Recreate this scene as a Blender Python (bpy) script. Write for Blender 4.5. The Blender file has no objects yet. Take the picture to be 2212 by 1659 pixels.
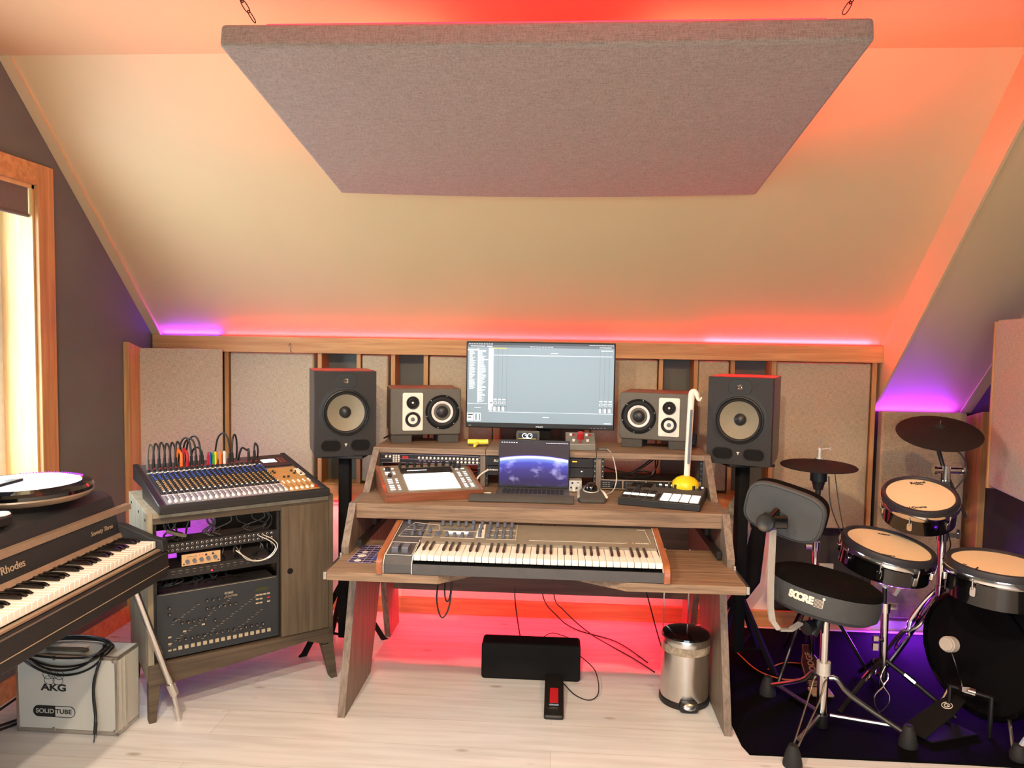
import bpy, bmesh, math, random
from mathutils import Matrix, Vector, Euler
random.seed(7)
S = bpy.context.scene
COL = S.collection
PI = math.pi
def rad(a): return a*PI/180

# ------------------------------------------------------------------ camera
cam_d = bpy.data.cameras.new('camera'); cam = bpy.data.objects.new('camera', cam_d); COL.objects.link(cam)
_p, _r, _y = .0590, .0160, .0619
_F = Vector((-math.sin(_y)*math.cos(_p), math.cos(_y)*math.cos(_p), -math.sin(_p)))
_R = Vector((math.cos(_y), math.sin(_y), 0)); _U = _R.cross(_F)
_A = _R*math.cos(_r)+_U*math.sin(_r); _B = -_R*math.sin(_r)+_U*math.cos(_r)
cm = Matrix((_A, _B, -_F)).transposed().to_4x4(); cm.translation = Vector((0, 0, 1.5175))
cam.matrix_world = cm
cam_d.sensor_width = 36; cam_d.lens = 1597.6/2212*36; cam_d.clip_start = .02
S.camera = cam

# ------------------------------------------------------------------ view, world
S.view_settings.view_transform = 'Standard'; S.view_settings.look = 'None'
S.view_settings.gamma = 1; S.view_settings.use_curve_mapping = False
S.view_settings.exposure = 0.62
W = bpy.data.worlds.new('world'); S.world = W; W.use_nodes = True
bg = W.node_tree.nodes['Background']; bg.inputs[0].default_value = (.72, .87, 1, 1); bg.inputs[1].default_value = 6.8

# ------------------------------------------------------------------ room lights
def aim(o, d):
    o.rotation_euler = Vector(d).to_track_quat('-Z', 'Y').to_euler()
def area(name, loc, d, sx, sy, power, col, spread=PI):
    l = bpy.data.lights.new(name, 'AREA'); l.shape = 'RECTANGLE'; l.size = sx; l.size_y = sy
    l.energy = power; l.color = col; l.spread = spread
    o = bpy.data.objects.new(name, l); COL.objects.link(o); o.location = loc; aim(o, d); return o
def spot(name, loc, d, power, col, size=120, blend=.6, r=.05):
    l = bpy.data.lights.new(name, 'SPOT'); l.energy = power; l.color = col; l.spot_size = rad(size); l.spot_blend = blend
    l.shadow_soft_size = r
    o = bpy.data.objects.new(name, l); COL.objects.link(o); o.location = loc; aim(o, d); return o
WARM = (1, .54, .22); WARM2 = (1, .78, .55); RED = (1, .012, .035); PUR = (.30, .02, 1)
# recessed ceiling lamps, tilted toward the desk wall
for (lx, ly, pw, cl) in ((-1.0, .70, 115, WARM2), (-.2, .30, 150, WARM2), (1.15, .75, 80, WARM), (.2, -1.4, 60, WARM2)):
    spot('ceiling_lamp', (lx, ly, 2.60), (-.05*lx, .43, -.90), pw*1.1, cl, 102, .28, .05)
p = area('window_light_portal', (-2.44, 2.55, 1.4), (1, 0, 0), 1.0, 1.3, 1, (1, 1, 1)); p.data.cycles.is_portal = True
p = area('window_light_portal', (0, -2.74, 1.5), (0, 1, 0), 2.6, 1.3, 1, (1, 1, 1)); p.data.cycles.is_portal = True  # sky light through the unseen window added behind the camera
# LED strips, each lamp lies on its strip (built further down)
area('led_light', (-.08, 3.975, 1.519), (0, 0, 1), 3.5, .012, 9, RED)
area('led_light', (1.2, 3.975, 1.519), (0, 0, 1), .85, .012, 3.5, RED)
area('led_light', (-2.03, 3.975, 1.519), (0, 0, 1), .32, .012, .8, PUR)
area('led_light', (-.15, 3.955, .60), (0, -.3, -1), 2.4, .012, 7, RED)
area('led_light', (-.08, 3.965, .36), (0, -.8, -.6), 1.5, .012, 9, RED)
area('led_light', (1.9, 4.056, 1.160), (0, -.1, 1), .4, .012, 1.1, PUR)
area('led_light', (1.86, 3.94, .10), (0, -1, -.45), .36, .012, 13, PUR)
area('led_light', (-2.12, 3.6, .25), (.2, .6, .5), .4, .012, 1.5, (.35, .02, 1), rad(110))
area('led_light', (-.07, 3.12, 2.262), (0, .25, 1), 1.6, .012, 8, RED)
area('led_light', (-.07, 2.18, 2.442), (0, -.1, 1), 1.6, .012, 7, RED)
area('led_light', (-.89, 2.65, 2.345), (-.3, 0, 1), .012, .95, 3, (1, .10, .06))
area('led_light', (.75, 2.65, 2.345), (.3, 0, 1), .012, .95, 6, (1, .06, .04))

# ------------------------------------------------------------------ materials
def lin(h):
    if isinstance(h, str):
        h = h.lstrip('#'); v = [int(h[i:i+2], 16)/255 for i in (0, 2, 4)]
        return tuple(x/12.92 if x <= .04045 else ((x+.055)/1.055)**2.4 for x in v)
    return h
MATS = {}
def newm(name):
    m = bpy.data.materials.new(name); m.use_nodes = True; MATS[name] = m
    return m, m.node_tree.nodes, m.node_tree.links, m.node_tree.nodes['Principled BSDF']
def pm(name, col, rough=.5, metal=0, var=.06, vscale=30, bump=0, bscale=200, coat=0, spec=.5):
    m, N, L, b = newm(name); c = lin(col)
    b.inputs['Roughness'].default_value = rough; b.inputs['Metallic'].default_value = metal
    b.inputs['Coat Weight'].default_value = coat; b.inputs['Specular IOR Level'].default_value = spec
    tc = N.new('ShaderNodeTexCoord')
    n = N.new('ShaderNodeTexNoise'); n.inputs['Scale'].default_value = vscale; n.inputs['Detail'].default_value = 3
    L.new(tc.outputs['Object'], n.inputs['Vector'])
    r = N.new('ShaderNodeValToRGB'); r.color_ramp.elements[0].position = .3; r.color_ramp.elements[1].position = .7
    r.color_ramp.elements[0].color = tuple(x*(1-var) for x in c)+(1,); r.color_ramp.elements[1].color = tuple(min(1, x*(1+var)) for x in c)+(1,)
    L.new(n.outputs['Fac'], r.inputs['Fac']); L.new(r.outputs['Color'], b.inputs['Base Color'])
    if bump:
        n2 = N.new('ShaderNodeTexNoise'); n2.inputs['Scale'].default_value = bscale; n2.inputs['Detail'].default_value = 4
        L.new(tc.outputs['Object'], n2.inputs['Vector'])
        bp = N.new('ShaderNodeBump'); bp.inputs['Strength'].default_value = bump; bp.inputs['Distance'].default_value = .002
        L.new(n2.outputs['Fac'], bp.inputs['Height']); L.new(bp.outputs['Normal'], b.inputs['Normal'])
    return m
def em(name, col, strength, base=None):
    m, N, L, b = newm(name); c = lin(col)
    b.inputs['Base Color'].default_value = (lin(base) if base else tuple(x*.3 for x in c))+(1,)
    b.inputs['Emission Color'].default_value = c+(1,); b.inputs['Emission Strength'].default_value = strength
    b.inputs['Roughness'].default_value = .3
    return m
def wood(name, ca, cb, axis=0, scale=6, rough=.5, knots=False, stretch=14, coat=0):
    m, N, L, b = newm(name); b.inputs['Roughness'].default_value = rough; b.inputs['Coat Weight'].default_value = coat
    tc = N.new('ShaderNodeTexCoord'); mp = N.new('ShaderNodeMapping'); L.new(tc.outputs['Object'], mp.inputs['Vector'])
    sc = [scale*stretch*.5]*3; sc[axis] = scale*.35; mp.inputs['Scale'].default_value = sc
    n = N.new('ShaderNodeTexNoise'); n.inputs['Scale'].default_value = 1; n.inputs['Detail'].default_value = 6; n.inputs['Distortion'].default_value = .6
    L.new(mp.outputs[0], n.inputs['Vector'])
    n2 = N.new('ShaderNodeTexNoise'); n2.inputs['Scale'].default_value = 5; n2.inputs['Detail'].default_value = 5; L.new(mp.outputs[0], n2.inputs['Vector'])
    ad = N.new('ShaderNodeMath'); ad.operation = 'MULTIPLY_ADD'; ad.inputs[1].default_value = .35; L.new(n2.outputs['Fac'], ad.inputs[0]); L.new(n.outputs['Fac'], ad.inputs[2])
    r = N.new('ShaderNodeValToRGB'); r.color_ramp.elements[0].position = .48; r.color_ramp.elements[1].position = .85
    r.color_ramp.elements[0].color = lin(cb)+(1,); r.color_ramp.elements[1].color = lin(ca)+(1,)
    L.new(ad.outputs[0], r.inputs['Fac']); out = r.outputs['Color']
    if knots:
        mp2 = N.new('ShaderNodeMapping'); L.new(tc.outputs['Object'], mp2.inputs['Vector'])
        s2 = [7, 7, 7]; s2[axis] = 2.6; mp2.inputs['Scale'].default_value = s2
        v = N.new('ShaderNodeTexVoronoi'); v.inputs['Scale'].default_value = 1; L.new(mp2.outputs[0], v.inputs['Vector'])
        r2 = N.new('ShaderNodeValToRGB'); r2.color_ramp.elements[0].position = .03; r2.color_ramp.elements[1].position = .09
        r2.color_ramp.elements[0].color = (1, 1, 1, 1); r2.color_ramp.elements[1].color = (0, 0, 0, 1)
        L.new(v.outputs['Distance'], r2.inputs['Fac'])
        mx = N.new('ShaderNodeMix'); mx.data_type = 'RGBA'; L.new(r2.outputs['Color'], mx.inputs[0]); L.new(out, mx.inputs[6])
        mx.inputs[7].default_value = tuple(x*.45 for x in lin(cb))+(1,); out = mx.outputs[2]
    L.new(out, b.inputs['Base Color'])
    bp = N.new('ShaderNodeBump'); bp.inputs['Strength'].default_value = .12; bp.inputs['Distance'].default_value = .002
    L.new(ad.outputs[0], bp.inputs['Height']); L.new(bp.outputs['Normal'], b.inputs['Normal'])
    return m
def fabric(name, ca, cb, sc=420):
    m, N, L, b = newm(name); b.inputs['Roughness'].default_value = .95; b.inputs['Specular IOR Level'].default_value = .15
    b.inputs['Sheen Weight'].default_value = .1
    tc = N.new('ShaderNodeTexCoord'); fac = []
    for k in range(3):
        mp = N.new('ShaderNodeMapping'); L.new(tc.outputs['Object'], mp.inputs['Vector'])
        s = [sc, sc, sc]; s[k] = sc*.10; mp.inputs['Scale'].default_value = s
        n = N.new('ShaderNodeTexNoise'); n.inputs['Scale'].default_value = 1; n.inputs['Detail'].default_value = 2; L.new(mp.outputs[0], n.inputs['Vector']); fac.append(n.outputs['Fac'])
    a = N.new('ShaderNodeMath'); a.operation = 'ADD'; L.new(fac[0], a.inputs[0]); L.new(fac[2], a.inputs[1])
    a2 = N.new('ShaderNodeMath'); a2.operation = 'ADD'; L.new(a.outputs[0], a2.inputs[0]); L.new(fac[1], a2.inputs[1])
    r = N.new('ShaderNodeValToRGB'); r.color_ramp.elements[0].position = .36; r.color_ramp.elements[1].position = .58
    d = N.new('ShaderNodeMath'); d.operation = 'DIVIDE'; d.inputs[1].default_value = 3; L.new(a2.outputs[0], d.inputs[0])
    L.new(d.outputs[0], r.inputs['Fac']); r.color_ramp.elements[0].color = lin(cb)+(1,); r.color_ramp.elements[1].color = lin(ca)+(1,)
    L.new(r.outputs['Color'], b.inputs['Base Color'])
    bp = N.new('ShaderNodeBump'); bp.inputs['Strength'].default_value = .4; bp.inputs['Distance'].default_value = .001
    L.new(d.outputs[0], bp.inputs['Height']); L.new(bp.outputs['Normal'], b.inputs['Normal'])
    return m
M = {}
M['ceil'] = pm('cream_paint', '#D9BC8E', .55, var=.015, vscale=3, bump=.05, bscale=400)
M['wallw'] = pm('white_wall_paint', '#EFE8DC', .6, var=.015, vscale=3)
M['walld'] = pm('charcoal_wall_paint', '#686f68', .85, var=.04, vscale=5, bump=.1, bscale=300)
M['walldd'] = pm('dark_wall_paint', '#3a3533', .85, var=.04, vscale=5)
M['pine'] = wood('pine_along_x', '#D5A468', '#B8844C', 0, 5, .5)
M['pinez'] = wood('pine_along_z', '#D0A068', '#B07E4A', 2, 5, .5, knots=True)
M['pinepale'] = wood('pale_pine', '#EBCB8E', '#D8AE70', 2, 5, .45, knots=True)
M['oakx'] = wood('grey_oak_laminate', '#9C8168', '#6C5746', 0, 9, .5)
M['oakz'] = wood('grey_oak_side', '#8E7F72', '#6A5A4E', 2, 9, .5)
M['oakedge'] = wood('grey_oak_edge', '#A48C78', '#75604F', 0, 12, .5)
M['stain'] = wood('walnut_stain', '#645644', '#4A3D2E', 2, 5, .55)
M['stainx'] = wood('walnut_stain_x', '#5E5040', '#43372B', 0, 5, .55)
M['stain_lit'] = wood('stain_window_lit', '#A39A84', '#8A7E68', 2, 5, .6)  # paler walnut stain, window light on the cabinet side painted in; top too
M['redwood'] = wood('mahogany', '#8F5436', '#6E3B26', 0, 8, .35, coat=.3)
M['cheek'] = wood('cheek_wood', '#A8633A', '#86482A', 1, 7, .4, coat=.2)
M['fab'] = fabric('burlap_beige', '#C8BCA0', '#9A8D72')
M['fabc'] = fabric('burlap_cloud', '#A8978A', '#86766A', 300)
M['blk'] = pm('black_plastic', '#1b1a1a', .45, bump=.1, bscale=600)
M['blkm'] = pm('matte_black', '#121112', .85, spec=.25, bump=.2, bscale=500)
M['blkg'] = pm('gloss_black', '#0b0a0b', .12, coat=.6)
M['cab'] = pm('speaker_black_vinyl', '#1f1a18', .55, bump=.3, bscale=700)
M['cabside'] = pm('speaker_side_vinyl', '#2a2a2d', .35, bump=.1, bscale=300)
M['grey'] = pm('grey_cabinet_paint', '#5a544a', .45, bump=.25, bscale=800)
M['pad'] = pm('grey_foam', '#4b4844', .9, bump=.3, bscale=500)
M['cream'] = pm('cream_plate', '#ECE2D4', .4)
M['white'] = pm('white_plastic', '#F0EEE8', .35)
M['cone'] = pm('woven_cone', '#8E8672', .6, bump=.3, bscale=900, var=.12, vscale=300)
M['conew'] = pm('white_ring_cone', '#E8E2DE', .4)
M['chrome'] = pm('chrome', '#D8D6D4', .12, 1, var=.02)
M['alu'] = pm('brushed_aluminium', '#C9C5BE', .3, 1, var=.05)
M['lap'] = pm('laptop_grey', '#55524c', .5, .3)
M['ctl'] = pm('controller_grey', '#74736a', .5)
M['ringgrey'] = pm('grey_print', '#83838e', .45)
M['steel'] = pm('brushed_steel', '#D6D3CE', .26, 1, var=.04)
M['dmetal'] = pm('dark_metal', '#3b3a3c', .35, .8)
M['silver'] = pm('silver_paint', '#D6D3CC', .3, .45)
M['caseal'] = pm('case_grey_laminate', '#C6C7C0', .4, .0, var=.05, vscale=400)
M['grv'] = pm('grey_vinyl', '#414548', .6, bump=.5, bscale=500)
M['velvet'] = pm('black_velvet', '#0e0b0a', .95, spec=.1, var=.4, vscale=120, bump=.4)
M['yel'] = pm('yellow_plastic', '#F6D21E', .35)
M['yelp'] = pm('pale_yellow_plastic', '#F2E04A', .35)
M['red'] = pm('red_knob', '#B3222A', .3)
M['orange'] = pm('orange_plastic', '#EE7A2E', .4)
M['green'] = pm('green_plastic', '#2F9A45', .4)
M['blue'] = pm('blue_plastic', '#3558B8', .4)
M['knobg'] = pm('grey_knob', '#5d6270', .4)
M['knobk'] = pm('black_knob', '#232326', .4)
M['tan'] = pm('tan_cap', '#B98E4C', .4)
M['keyw'] = pm('ivory_key', '#F6F0E6', .3, var=.02)
M['keyb'] = pm('black_key', '#2a1c14', .3)
M['keybb'] = pm('gloss_black_key', '#100d0e', .15)
M['synth'] = pm('bronze_grey_panel', '#8A8272', .42, .2, bump=.1, bscale=700)
M['synthd'] = pm('dark_grey_body', '#4b4a4c', .5, bump=.15, bscale=700)
M['tolex'] = pm('black_tolex', '#27292d', .5, bump=.7, bscale=600)
M['tolexd'] = pm('dark_tolex', '#1c1b1c', .7, bump=.6, bscale=600)
M['rail'] = pm('bronze_rail', '#A38E78', .35, .4)
M['gold'] = pm('pale_gold_print', '#B9A184', .4, .2)
M['head'] = pm('mesh_drum_head', '#EBD6AE', .6, var=.02, bump=.2, bscale=900)
M['cymb'] = pm('rubber_cymbal', '#2a2220', .85, spec=.15, bump=.25, bscale=250)
M['rubber'] = pm('black_rubber', '#1e1f21', .7)
M['hoop'] = pm('rubber_hoop', '#26242a', .55)
M['rug'] = pm('black_rug', '#0b0a0d', .98, spec=.05, var=.35, vscale=160, bump=.6, bscale=700)
M['mesh'] = pm('black_mesh', '#0a090b', .9, spec=.15, bump=.3, bscale=900)
M['felt'] = pm('grey_felt', '#B8B0A8', .9)
M['navy'] = pm('navy_panel', '#22272e', .45, bump=.1)
M['btan'] = pm('tan_button', '#A89B82', .45)
M['sand'] = pm('sand_faceplate', '#C39F75', .4)
M['pcard'] = pm('dark_printed_card', '#3a3450', .5)
M['lilac'] = pm('lilac_print', '#C9B8DA', .5)
M['bagm'] = pm('clear_bag', '#A89A86', .25, var=.4, vscale=40, bump=1, bscale=60)
M['blind'] = pm('roller_blind', '#726b64', .8)
M['pcb'] = pm('dark_gear', '#201d1e', .5, .2)
M['screen'] = em('screen_grey', '#9FB0B8', .50)
M['scrl'] = em('screen_light', '#E8F0F4', .9)
M['scrd'] = em('screen_dark', '#34383c', .5)
M['scrg'] = em('screen_midgrey', '#6f7478', .5)
M['scry'] = em('screen_yellow', '#E8C850', .7)
M['lcdw'] = em('lit_white_display', '#F4F6FF', 1.6)
M['padw'] = em('lit_white_pads', '#F4F2E6', .75, '#E8E4D8')
M['led_r'] = em('red_led', '#FF2030', 4)
M['led_w'] = em('white_led', '#CFE0FF', 4)
M['led_p'] = em('purple_led', '#8A20FF', 4)
M['discw'] = em('lit_white_disc', '#EDEEFF', 1.0, '#F0F0F0')
M['amber'] = em('amber_display', '#FF9A20', 1.5)
M['lcdg'] = em('green_lcd', '#3a3a18', .35)
# floor: white-oiled boards with knots
def floor_mat():
    m, N, L, b = newm('white_oiled_boards'); b.inputs['Roughness'].default_value = .42
    tc = N.new('ShaderNodeTexCoord'); mp = N.new('ShaderNodeMapping'); L.new(tc.outputs['Object'], mp.inputs['Vector'])
    br = N.new('ShaderNodeTexBrick'); br.inputs['Scale'].default_value = 1; br.inputs['Brick Width'].default_value = 2.6; br.inputs['Row Height'].default_value = .19
    br.inputs['Mortar Size'].default_value = .0012; br.inputs['Color1'].default_value = lin('#DDE0E4')+(1,); br.inputs['Color2'].default_value = lin('#E6E9ED')+(1,); br.inputs['Mortar'].default_value = lin('#C9C5BE')+(1,)
    L.new(mp.outputs[0], br.inputs['Vector'])
    m2 = N.new('ShaderNodeMapping'); m2.inputs['Scale'].default_value = (1.6, 22, 1); L.new(tc.outputs['Object'], m2.inputs['Vector'])
    n = N.new('ShaderNodeTexNoise'); n.inputs['Scale'].default_value = 1.4; n.inputs['Detail'].default_value = 6; n.inputs['Distortion'].default_value = .4; L.new(m2.outputs[0], n.inputs['Vector'])
    r = N.new('ShaderNodeValToRGB'); r.color_ramp.elements[0].position = .32; r.color_ramp.elements[1].position = .6
    r.color_ramp.elements[0].color = (.80, .79, .78, 1); r.color_ramp.elements[1].color = (1, 1, 1, 1); L.new(n.outputs['Fac'], r.inputs['Fac'])
    mx = N.new('ShaderNodeMix'); mx.data_type = 'RGBA'; mx.blend_type = 'MULTIPLY'; mx.inputs[0].default_value = .8
    L.new(br.outputs['Color'], mx.inputs[6]); L.new(r.outputs['Color'], mx.inputs[7])
    m3 = N.new('ShaderNodeMapping'); m3.inputs['Scale'].default_value = (3.6, 9, 1); L.new(tc.outputs['Object'], m3.inputs['Vector'])
    v = N.new('ShaderNodeTexVoronoi'); v.inputs['Scale'].default_value = 1; L.new(m3.outputs[0], v.inputs['Vector'])
    r2 = N.new('ShaderNodeValToRGB'); r2.color_ramp.elements[0].position = .05; r2.color_ramp.elements[1].position = .13
    r2.color_ramp.elements[0].color = (.62, .62, .62, 1); r2.color_ramp.elements[1].color = (0, 0, 0, 1); L.new(v.outputs['Distance'], r2.inputs['Fac'])
    mk = N.new('ShaderNodeMix'); mk.data_type = 'RGBA'; L.new(r2.outputs['Color'], mk.inputs[0]); L.new(mx.outputs[2], mk.inputs[6]); mk.inputs[7].default_value = lin('#8F8375')+(1,)
    L.new(mk.outputs[2], b.inputs['Base Color'])
    bp = N.new('ShaderNodeBump'); bp.inputs['Strength'].default_value = .08; bp.inputs['Distance'].default_value = .002; L.new(n.outputs['Fac'], bp.inputs['Height']); L.new(bp.outputs['Normal'], b.inputs['Normal'])
    return m
M['floor'] = floor_mat()
# laptop wallpaper: earth from orbit, drawn procedurally (screen gives off light)
def earth_mat():
    m, N, L, b = newm('laptop_wallpaper'); b.inputs['Base Color'].default_value = (.01, .01, .01, 1); b.inputs['Roughness'].default_value = .25
    tc = N.new('ShaderNodeTexCoord'); sep = N.new('ShaderNodeSeparateXYZ'); L.new(tc.outputs['Generated'], sep.inputs[0])
    # distance from a far-below centre -> curved horizon
    vm = N.new('ShaderNodeVectorMath'); vm.operation = 'MULTIPLY'; vm.inputs[1].default_value = (1.55, 0, 1); L.new(tc.outputs['Generated'], vm.inputs[0])
    ds = N.new('ShaderNodeVectorMath'); ds.operation = 'DISTANCE'; ds.inputs[1].default_value = (.75, 0, -3.5); L.new(vm.outputs[0], ds.inputs[0])
    r = N.new('ShaderNodeValToRGB'); cr = r.color_ramp
    mr = N.new('ShaderNodeMapRange'); mr.inputs[1].default_value = 3.3; mr.inputs[2].default_value = 4.3; L.new(ds.outputs['Value'], mr.inputs[0]); L.new(mr.outputs[0], r.inputs['Fac'])
    cr.elements[0].position = 0; cr.elements[0].color = (.03, .015, .06, 1); cr.elements[1].position = 1; cr.elements[1].color = (.03, .008, .012, 1)
    for ps, c in [(.3, (.03, .015, .08, 1)), (.55, (.04, .02, .2, 1)), (.72, (.06, .06, .5, 1)), (.80, (.2, .3, .9, 1)), (.84, (1, 1, 1, 1)), (.865, (1, 1, 1, 1)), (.88, (.08, .05, .6, 1)), (.895, (.035, .01, .02, 1))]:
        e = cr.elements.new(ps); e.color = c
    n = N.new('ShaderNodeTexNoise'); n.inputs['Scale'].default_value = 4; n.inputs['Detail'].default_value = 8; L.new(tc.outputs['Generated'], n.inputs['Vector'])
    r2 = N.new('ShaderNodeValToRGB'); r2.color_ramp.elements[0].position = .52; r2.color_ramp.elements[1].position = .75; r2.color_ramp.elements[1].color = (.55, .5, .75, 1); L.new(n.outputs['Fac'], r2.inputs['Fac'])
    lt = N.new('ShaderNodeMath'); lt.operation = 'LESS_THAN'; lt.inputs[1].default_value = 4.12; L.new(ds.outputs['Value'], lt.inputs[0])
    mu = N.new('ShaderNodeMix'); mu.data_type = 'RGBA'; mu.blend_type = 'ADD'; L.new(lt.outputs[0], mu.inputs[0]); L.new(r.outputs['Color'], mu.inputs[6]); L.new(r2.outputs['Color'], mu.inputs[7])
    L.new(mu.outputs[2], b.inputs['Emission Color']); b.inputs['Emission Strength'].default_value = .8
    return m
M['earth'] = earth_mat()
def glass_mat():
    m, N, L, b = newm('clear_glass'); b.inputs['Base Color'].default_value = (1, 1, 1, 1); b.inputs['Roughness'].default_value = 0
    b.inputs['Transmission Weight'].default_value = 1; b.inputs['IOR'].default_value = 1.02
    return m
M['glass'] = glass_mat()

# ------------------------------------------------------------------ mesh helpers
def frame(loc=(0, 0, 0), rz=0, rx=0, ry=0):
    return Matrix.Translation(Vector(loc)) @ Euler((rx, ry, rz)).to_matrix().to_4x4()
def zto(n):   # rotation taking +Z to n
    return Vector(n).to_track_quat('Z', 'Y').to_matrix().to_4x4()
class B:
    def __init__(s): s.bm = bmesh.new(); s.X = Matrix.Identity(4); s.mi = 0
    def v(s, c): return s.bm.verts.new(s.X @ Vector(c))
    def f(s, vs, smooth=False):
        try: fc = s.bm.faces.new(vs)
        except ValueError: return
        fc.material_index = s.mi; fc.smooth = smooth
    def box(s, x0, x1, y0, y1, z0, z1):
        c = [s.v((x, y, z)) for z in (z0, z1) for x, y in ((x0, y0), (x1, y0), (x1, y1), (x0, y1))]
        for q in ((3, 2, 1, 0), (4, 5, 6, 7), (0, 1, 5, 4), (1, 2, 6, 5), (2, 3, 7, 6), (3, 0, 4, 7)): s.f([c[i] for i in q])
        return s
    def bc(s, cx, cy, cz, sx, sy, sz): return s.box(cx-sx/2, cx+sx/2, cy-sy/2, cy+sy/2, cz-sz/2, cz+sz/2)
    def quad(s, a, b, c, d): s.f([s.v(a), s.v(b), s.v(c), s.v(d)]); return s
    def prism(s, pts, ax, a, b):
        def P(p, t): return {'x': (t, p[0], p[1]), 'y': (p[0], t, p[1]), 'z': (p[0], p[1], t)}[ax]
        A = [s.v(P(p, a)) for p in pts]; Bq = [s.v(P(p, b)) for p in pts]; n = len(pts)
        s.f(A[::-1]); s.f(Bq)
        for i in range(n): s.f([A[i], A[(i+1) % n], Bq[(i+1) % n], Bq[i]])
        return s
    def cyl(s, a, b, r, r2=None, n=16, caps=True):
        a = Vector(a); b = Vector(b); r2 = r if r2 is None else r2
        q = (b-a).to_track_quat('Z', 'Y'); u = q @ Vector((1, 0, 0)); w = q @ Vector((0, 1, 0))
        A = [s.v(a+(u*math.cos(t)+w*math.sin(t))*r) for t in [2*PI*i/n for i in range(n)]]
        C = [s.v(b+(u*math.cos(t)+w*math.sin(t))*r2) for t in [2*PI*i/n for i in range(n)]]
        for i in range(n): s.f([A[i], A[(i+1) % n], C[(i+1) % n], C[i]], True)
        if caps: s.f(A[::-1]); s.f(C)
        return s
    def lathe(s, prof, n=32, at=(0, 0, 0), ax=(0, 0, 1), sx=1, sy=1):
        Mt = Matrix.Translation(Vector(at)) @ zto(ax); rings = []
        for r, z in prof:
            if r < 1e-6: rings.append([s.v(Mt @ Vector((0, 0, z)))])
            else: rings.append([s.v(Mt @ Vector((r*sx*math.cos(2*PI*i/n), r*sy*math.sin(2*PI*i/n), z))) for i in range(n)])
        for A, C in zip(rings, rings[1:]):
            for i in range(n):
                j = (i+1) % n
                if len(A) == 1 and len(C) == 1: continue
                if len(A) == 1: s.f([A[0], C[j], C[i]][::-1], True)
                elif len(C) == 1: s.f([A[i], A[j], C[0]], True)
                else: s.f([A[i], A[j], C[j], C[i]], True)
        return s
    def tube(s, pts, r, n=8, sub=6, closed=False):
        P = [Vector(p) for p in pts]
        if sub > 1 and len(P) > 2:
            Q = []; m = len(P); rng = range(m if closed else m-1)
            for i in rng:
                p0 = P[i-1] if (i > 0 or closed) else P[0]; p1 = P[i]; p2 = P[(i+1) % m]; p3 = P[(i+2) % m] if (closed or i+2 < m) else P[-1]
                for k in range(sub):
                    t = k/sub; Q.append(.5*((2*p1)+(-p0+p2)*t+(2*p0-5*p1+4*p2-p3)*t*t+(-p0+3*p1-3*p2+p3)*t**3))
            if not closed: Q.append(P[-1])
            P = Q
        rr = r if callable(r) else (lambda t: r)
        up = None; rings = []; m = len(P)
        for i, p in enumerate(P):
            d = ((P[(i+1) % m] if (closed or i < m-1) else P[i])-(P[i-1] if (closed or i > 0) else P[0])).normalized()
            if up is None: up = d.orthogonal().normalized()
            up = (up-d*up.dot(d)); up = up.normalized() if up.length > 1e-6 else d.orthogonal().normalized()
            w = d.cross(up); R = rr(i/(m-1))
            rings.append([s.v(p+(up*math.cos(2*PI*k/n)+w*math.sin(2*PI*k/n))*R) for k in range(n)])
        seq = list(zip(rings, rings[1:])) + ([(rings[-1], rings[0])] if closed else [])
        for A, C in seq:
            for k in range(n): s.f([A[k], A[(k+1) % n], C[(k+1) % n], C[k]], True)
        if not closed: s.f(rings[0][::-1]); s.f(rings[-1])
        return s
    def rbox(s, x0, x1, y0, y1, z0, z1, r, ax='y', n=5):   # box with rounded corners in the plane across ax
        if ax == 'y': a0, a1, b0, b1, c0, c1 = x0, x1, z0, z1, y0, y1
        elif ax == 'z': a0, a1, b0, b1, c0, c1 = x0, x1, y0, y1, z0, z1
        else: a0, a1, b0, b1, c0, c1 = y0, y1, z0, z1, x0, x1
        pts = []
        for cx, cy, t0 in ((a1-r, b1-r, 0), (a0+r, b1-r, 1), (a0+r, b0+r, 2), (a1-r, b0+r, 3)):
            for k in range(n+1):
                t = (t0+k/n)*PI/2; pts.append((cx+r*math.cos(t), cy+r*math.sin(t)))
        return s.prism(pts, ax, c0, c1)
    def text(s, txt, size, Mt, depth=.0006, align='CENTER', bold=0, sx=1):
        cu = bpy.data.curves.new('t', 'FONT'); cu.body = txt; cu.size = size; cu.extrude = depth; cu.align_x = align; cu.align_y = 'CENTER'; cu.offset = bold
        o = bpy.data.objects.new('t', cu); me = bpy.data.meshes.new_from_object(o)
        me.transform(s.X @ Mt @ Matrix.Diagonal((sx, 1, 1, 1)))
        k = len(s.bm.faces); s.bm.from_mesh(me); s.bm.faces.ensure_lookup_table()
        for fc in s.bm.faces[k:]: fc.material_index = s.mi
        bpy.data.objects.remove(o); bpy.data.curves.remove(cu); bpy.data.meshes.remove(me); return s
# text frames: FRONT = reads from -Y; FLAT = lies on a horizontal face, read from -Y
FRONT = Euler((PI/2, 0, 0)).to_matrix().to_4x4()

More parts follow.
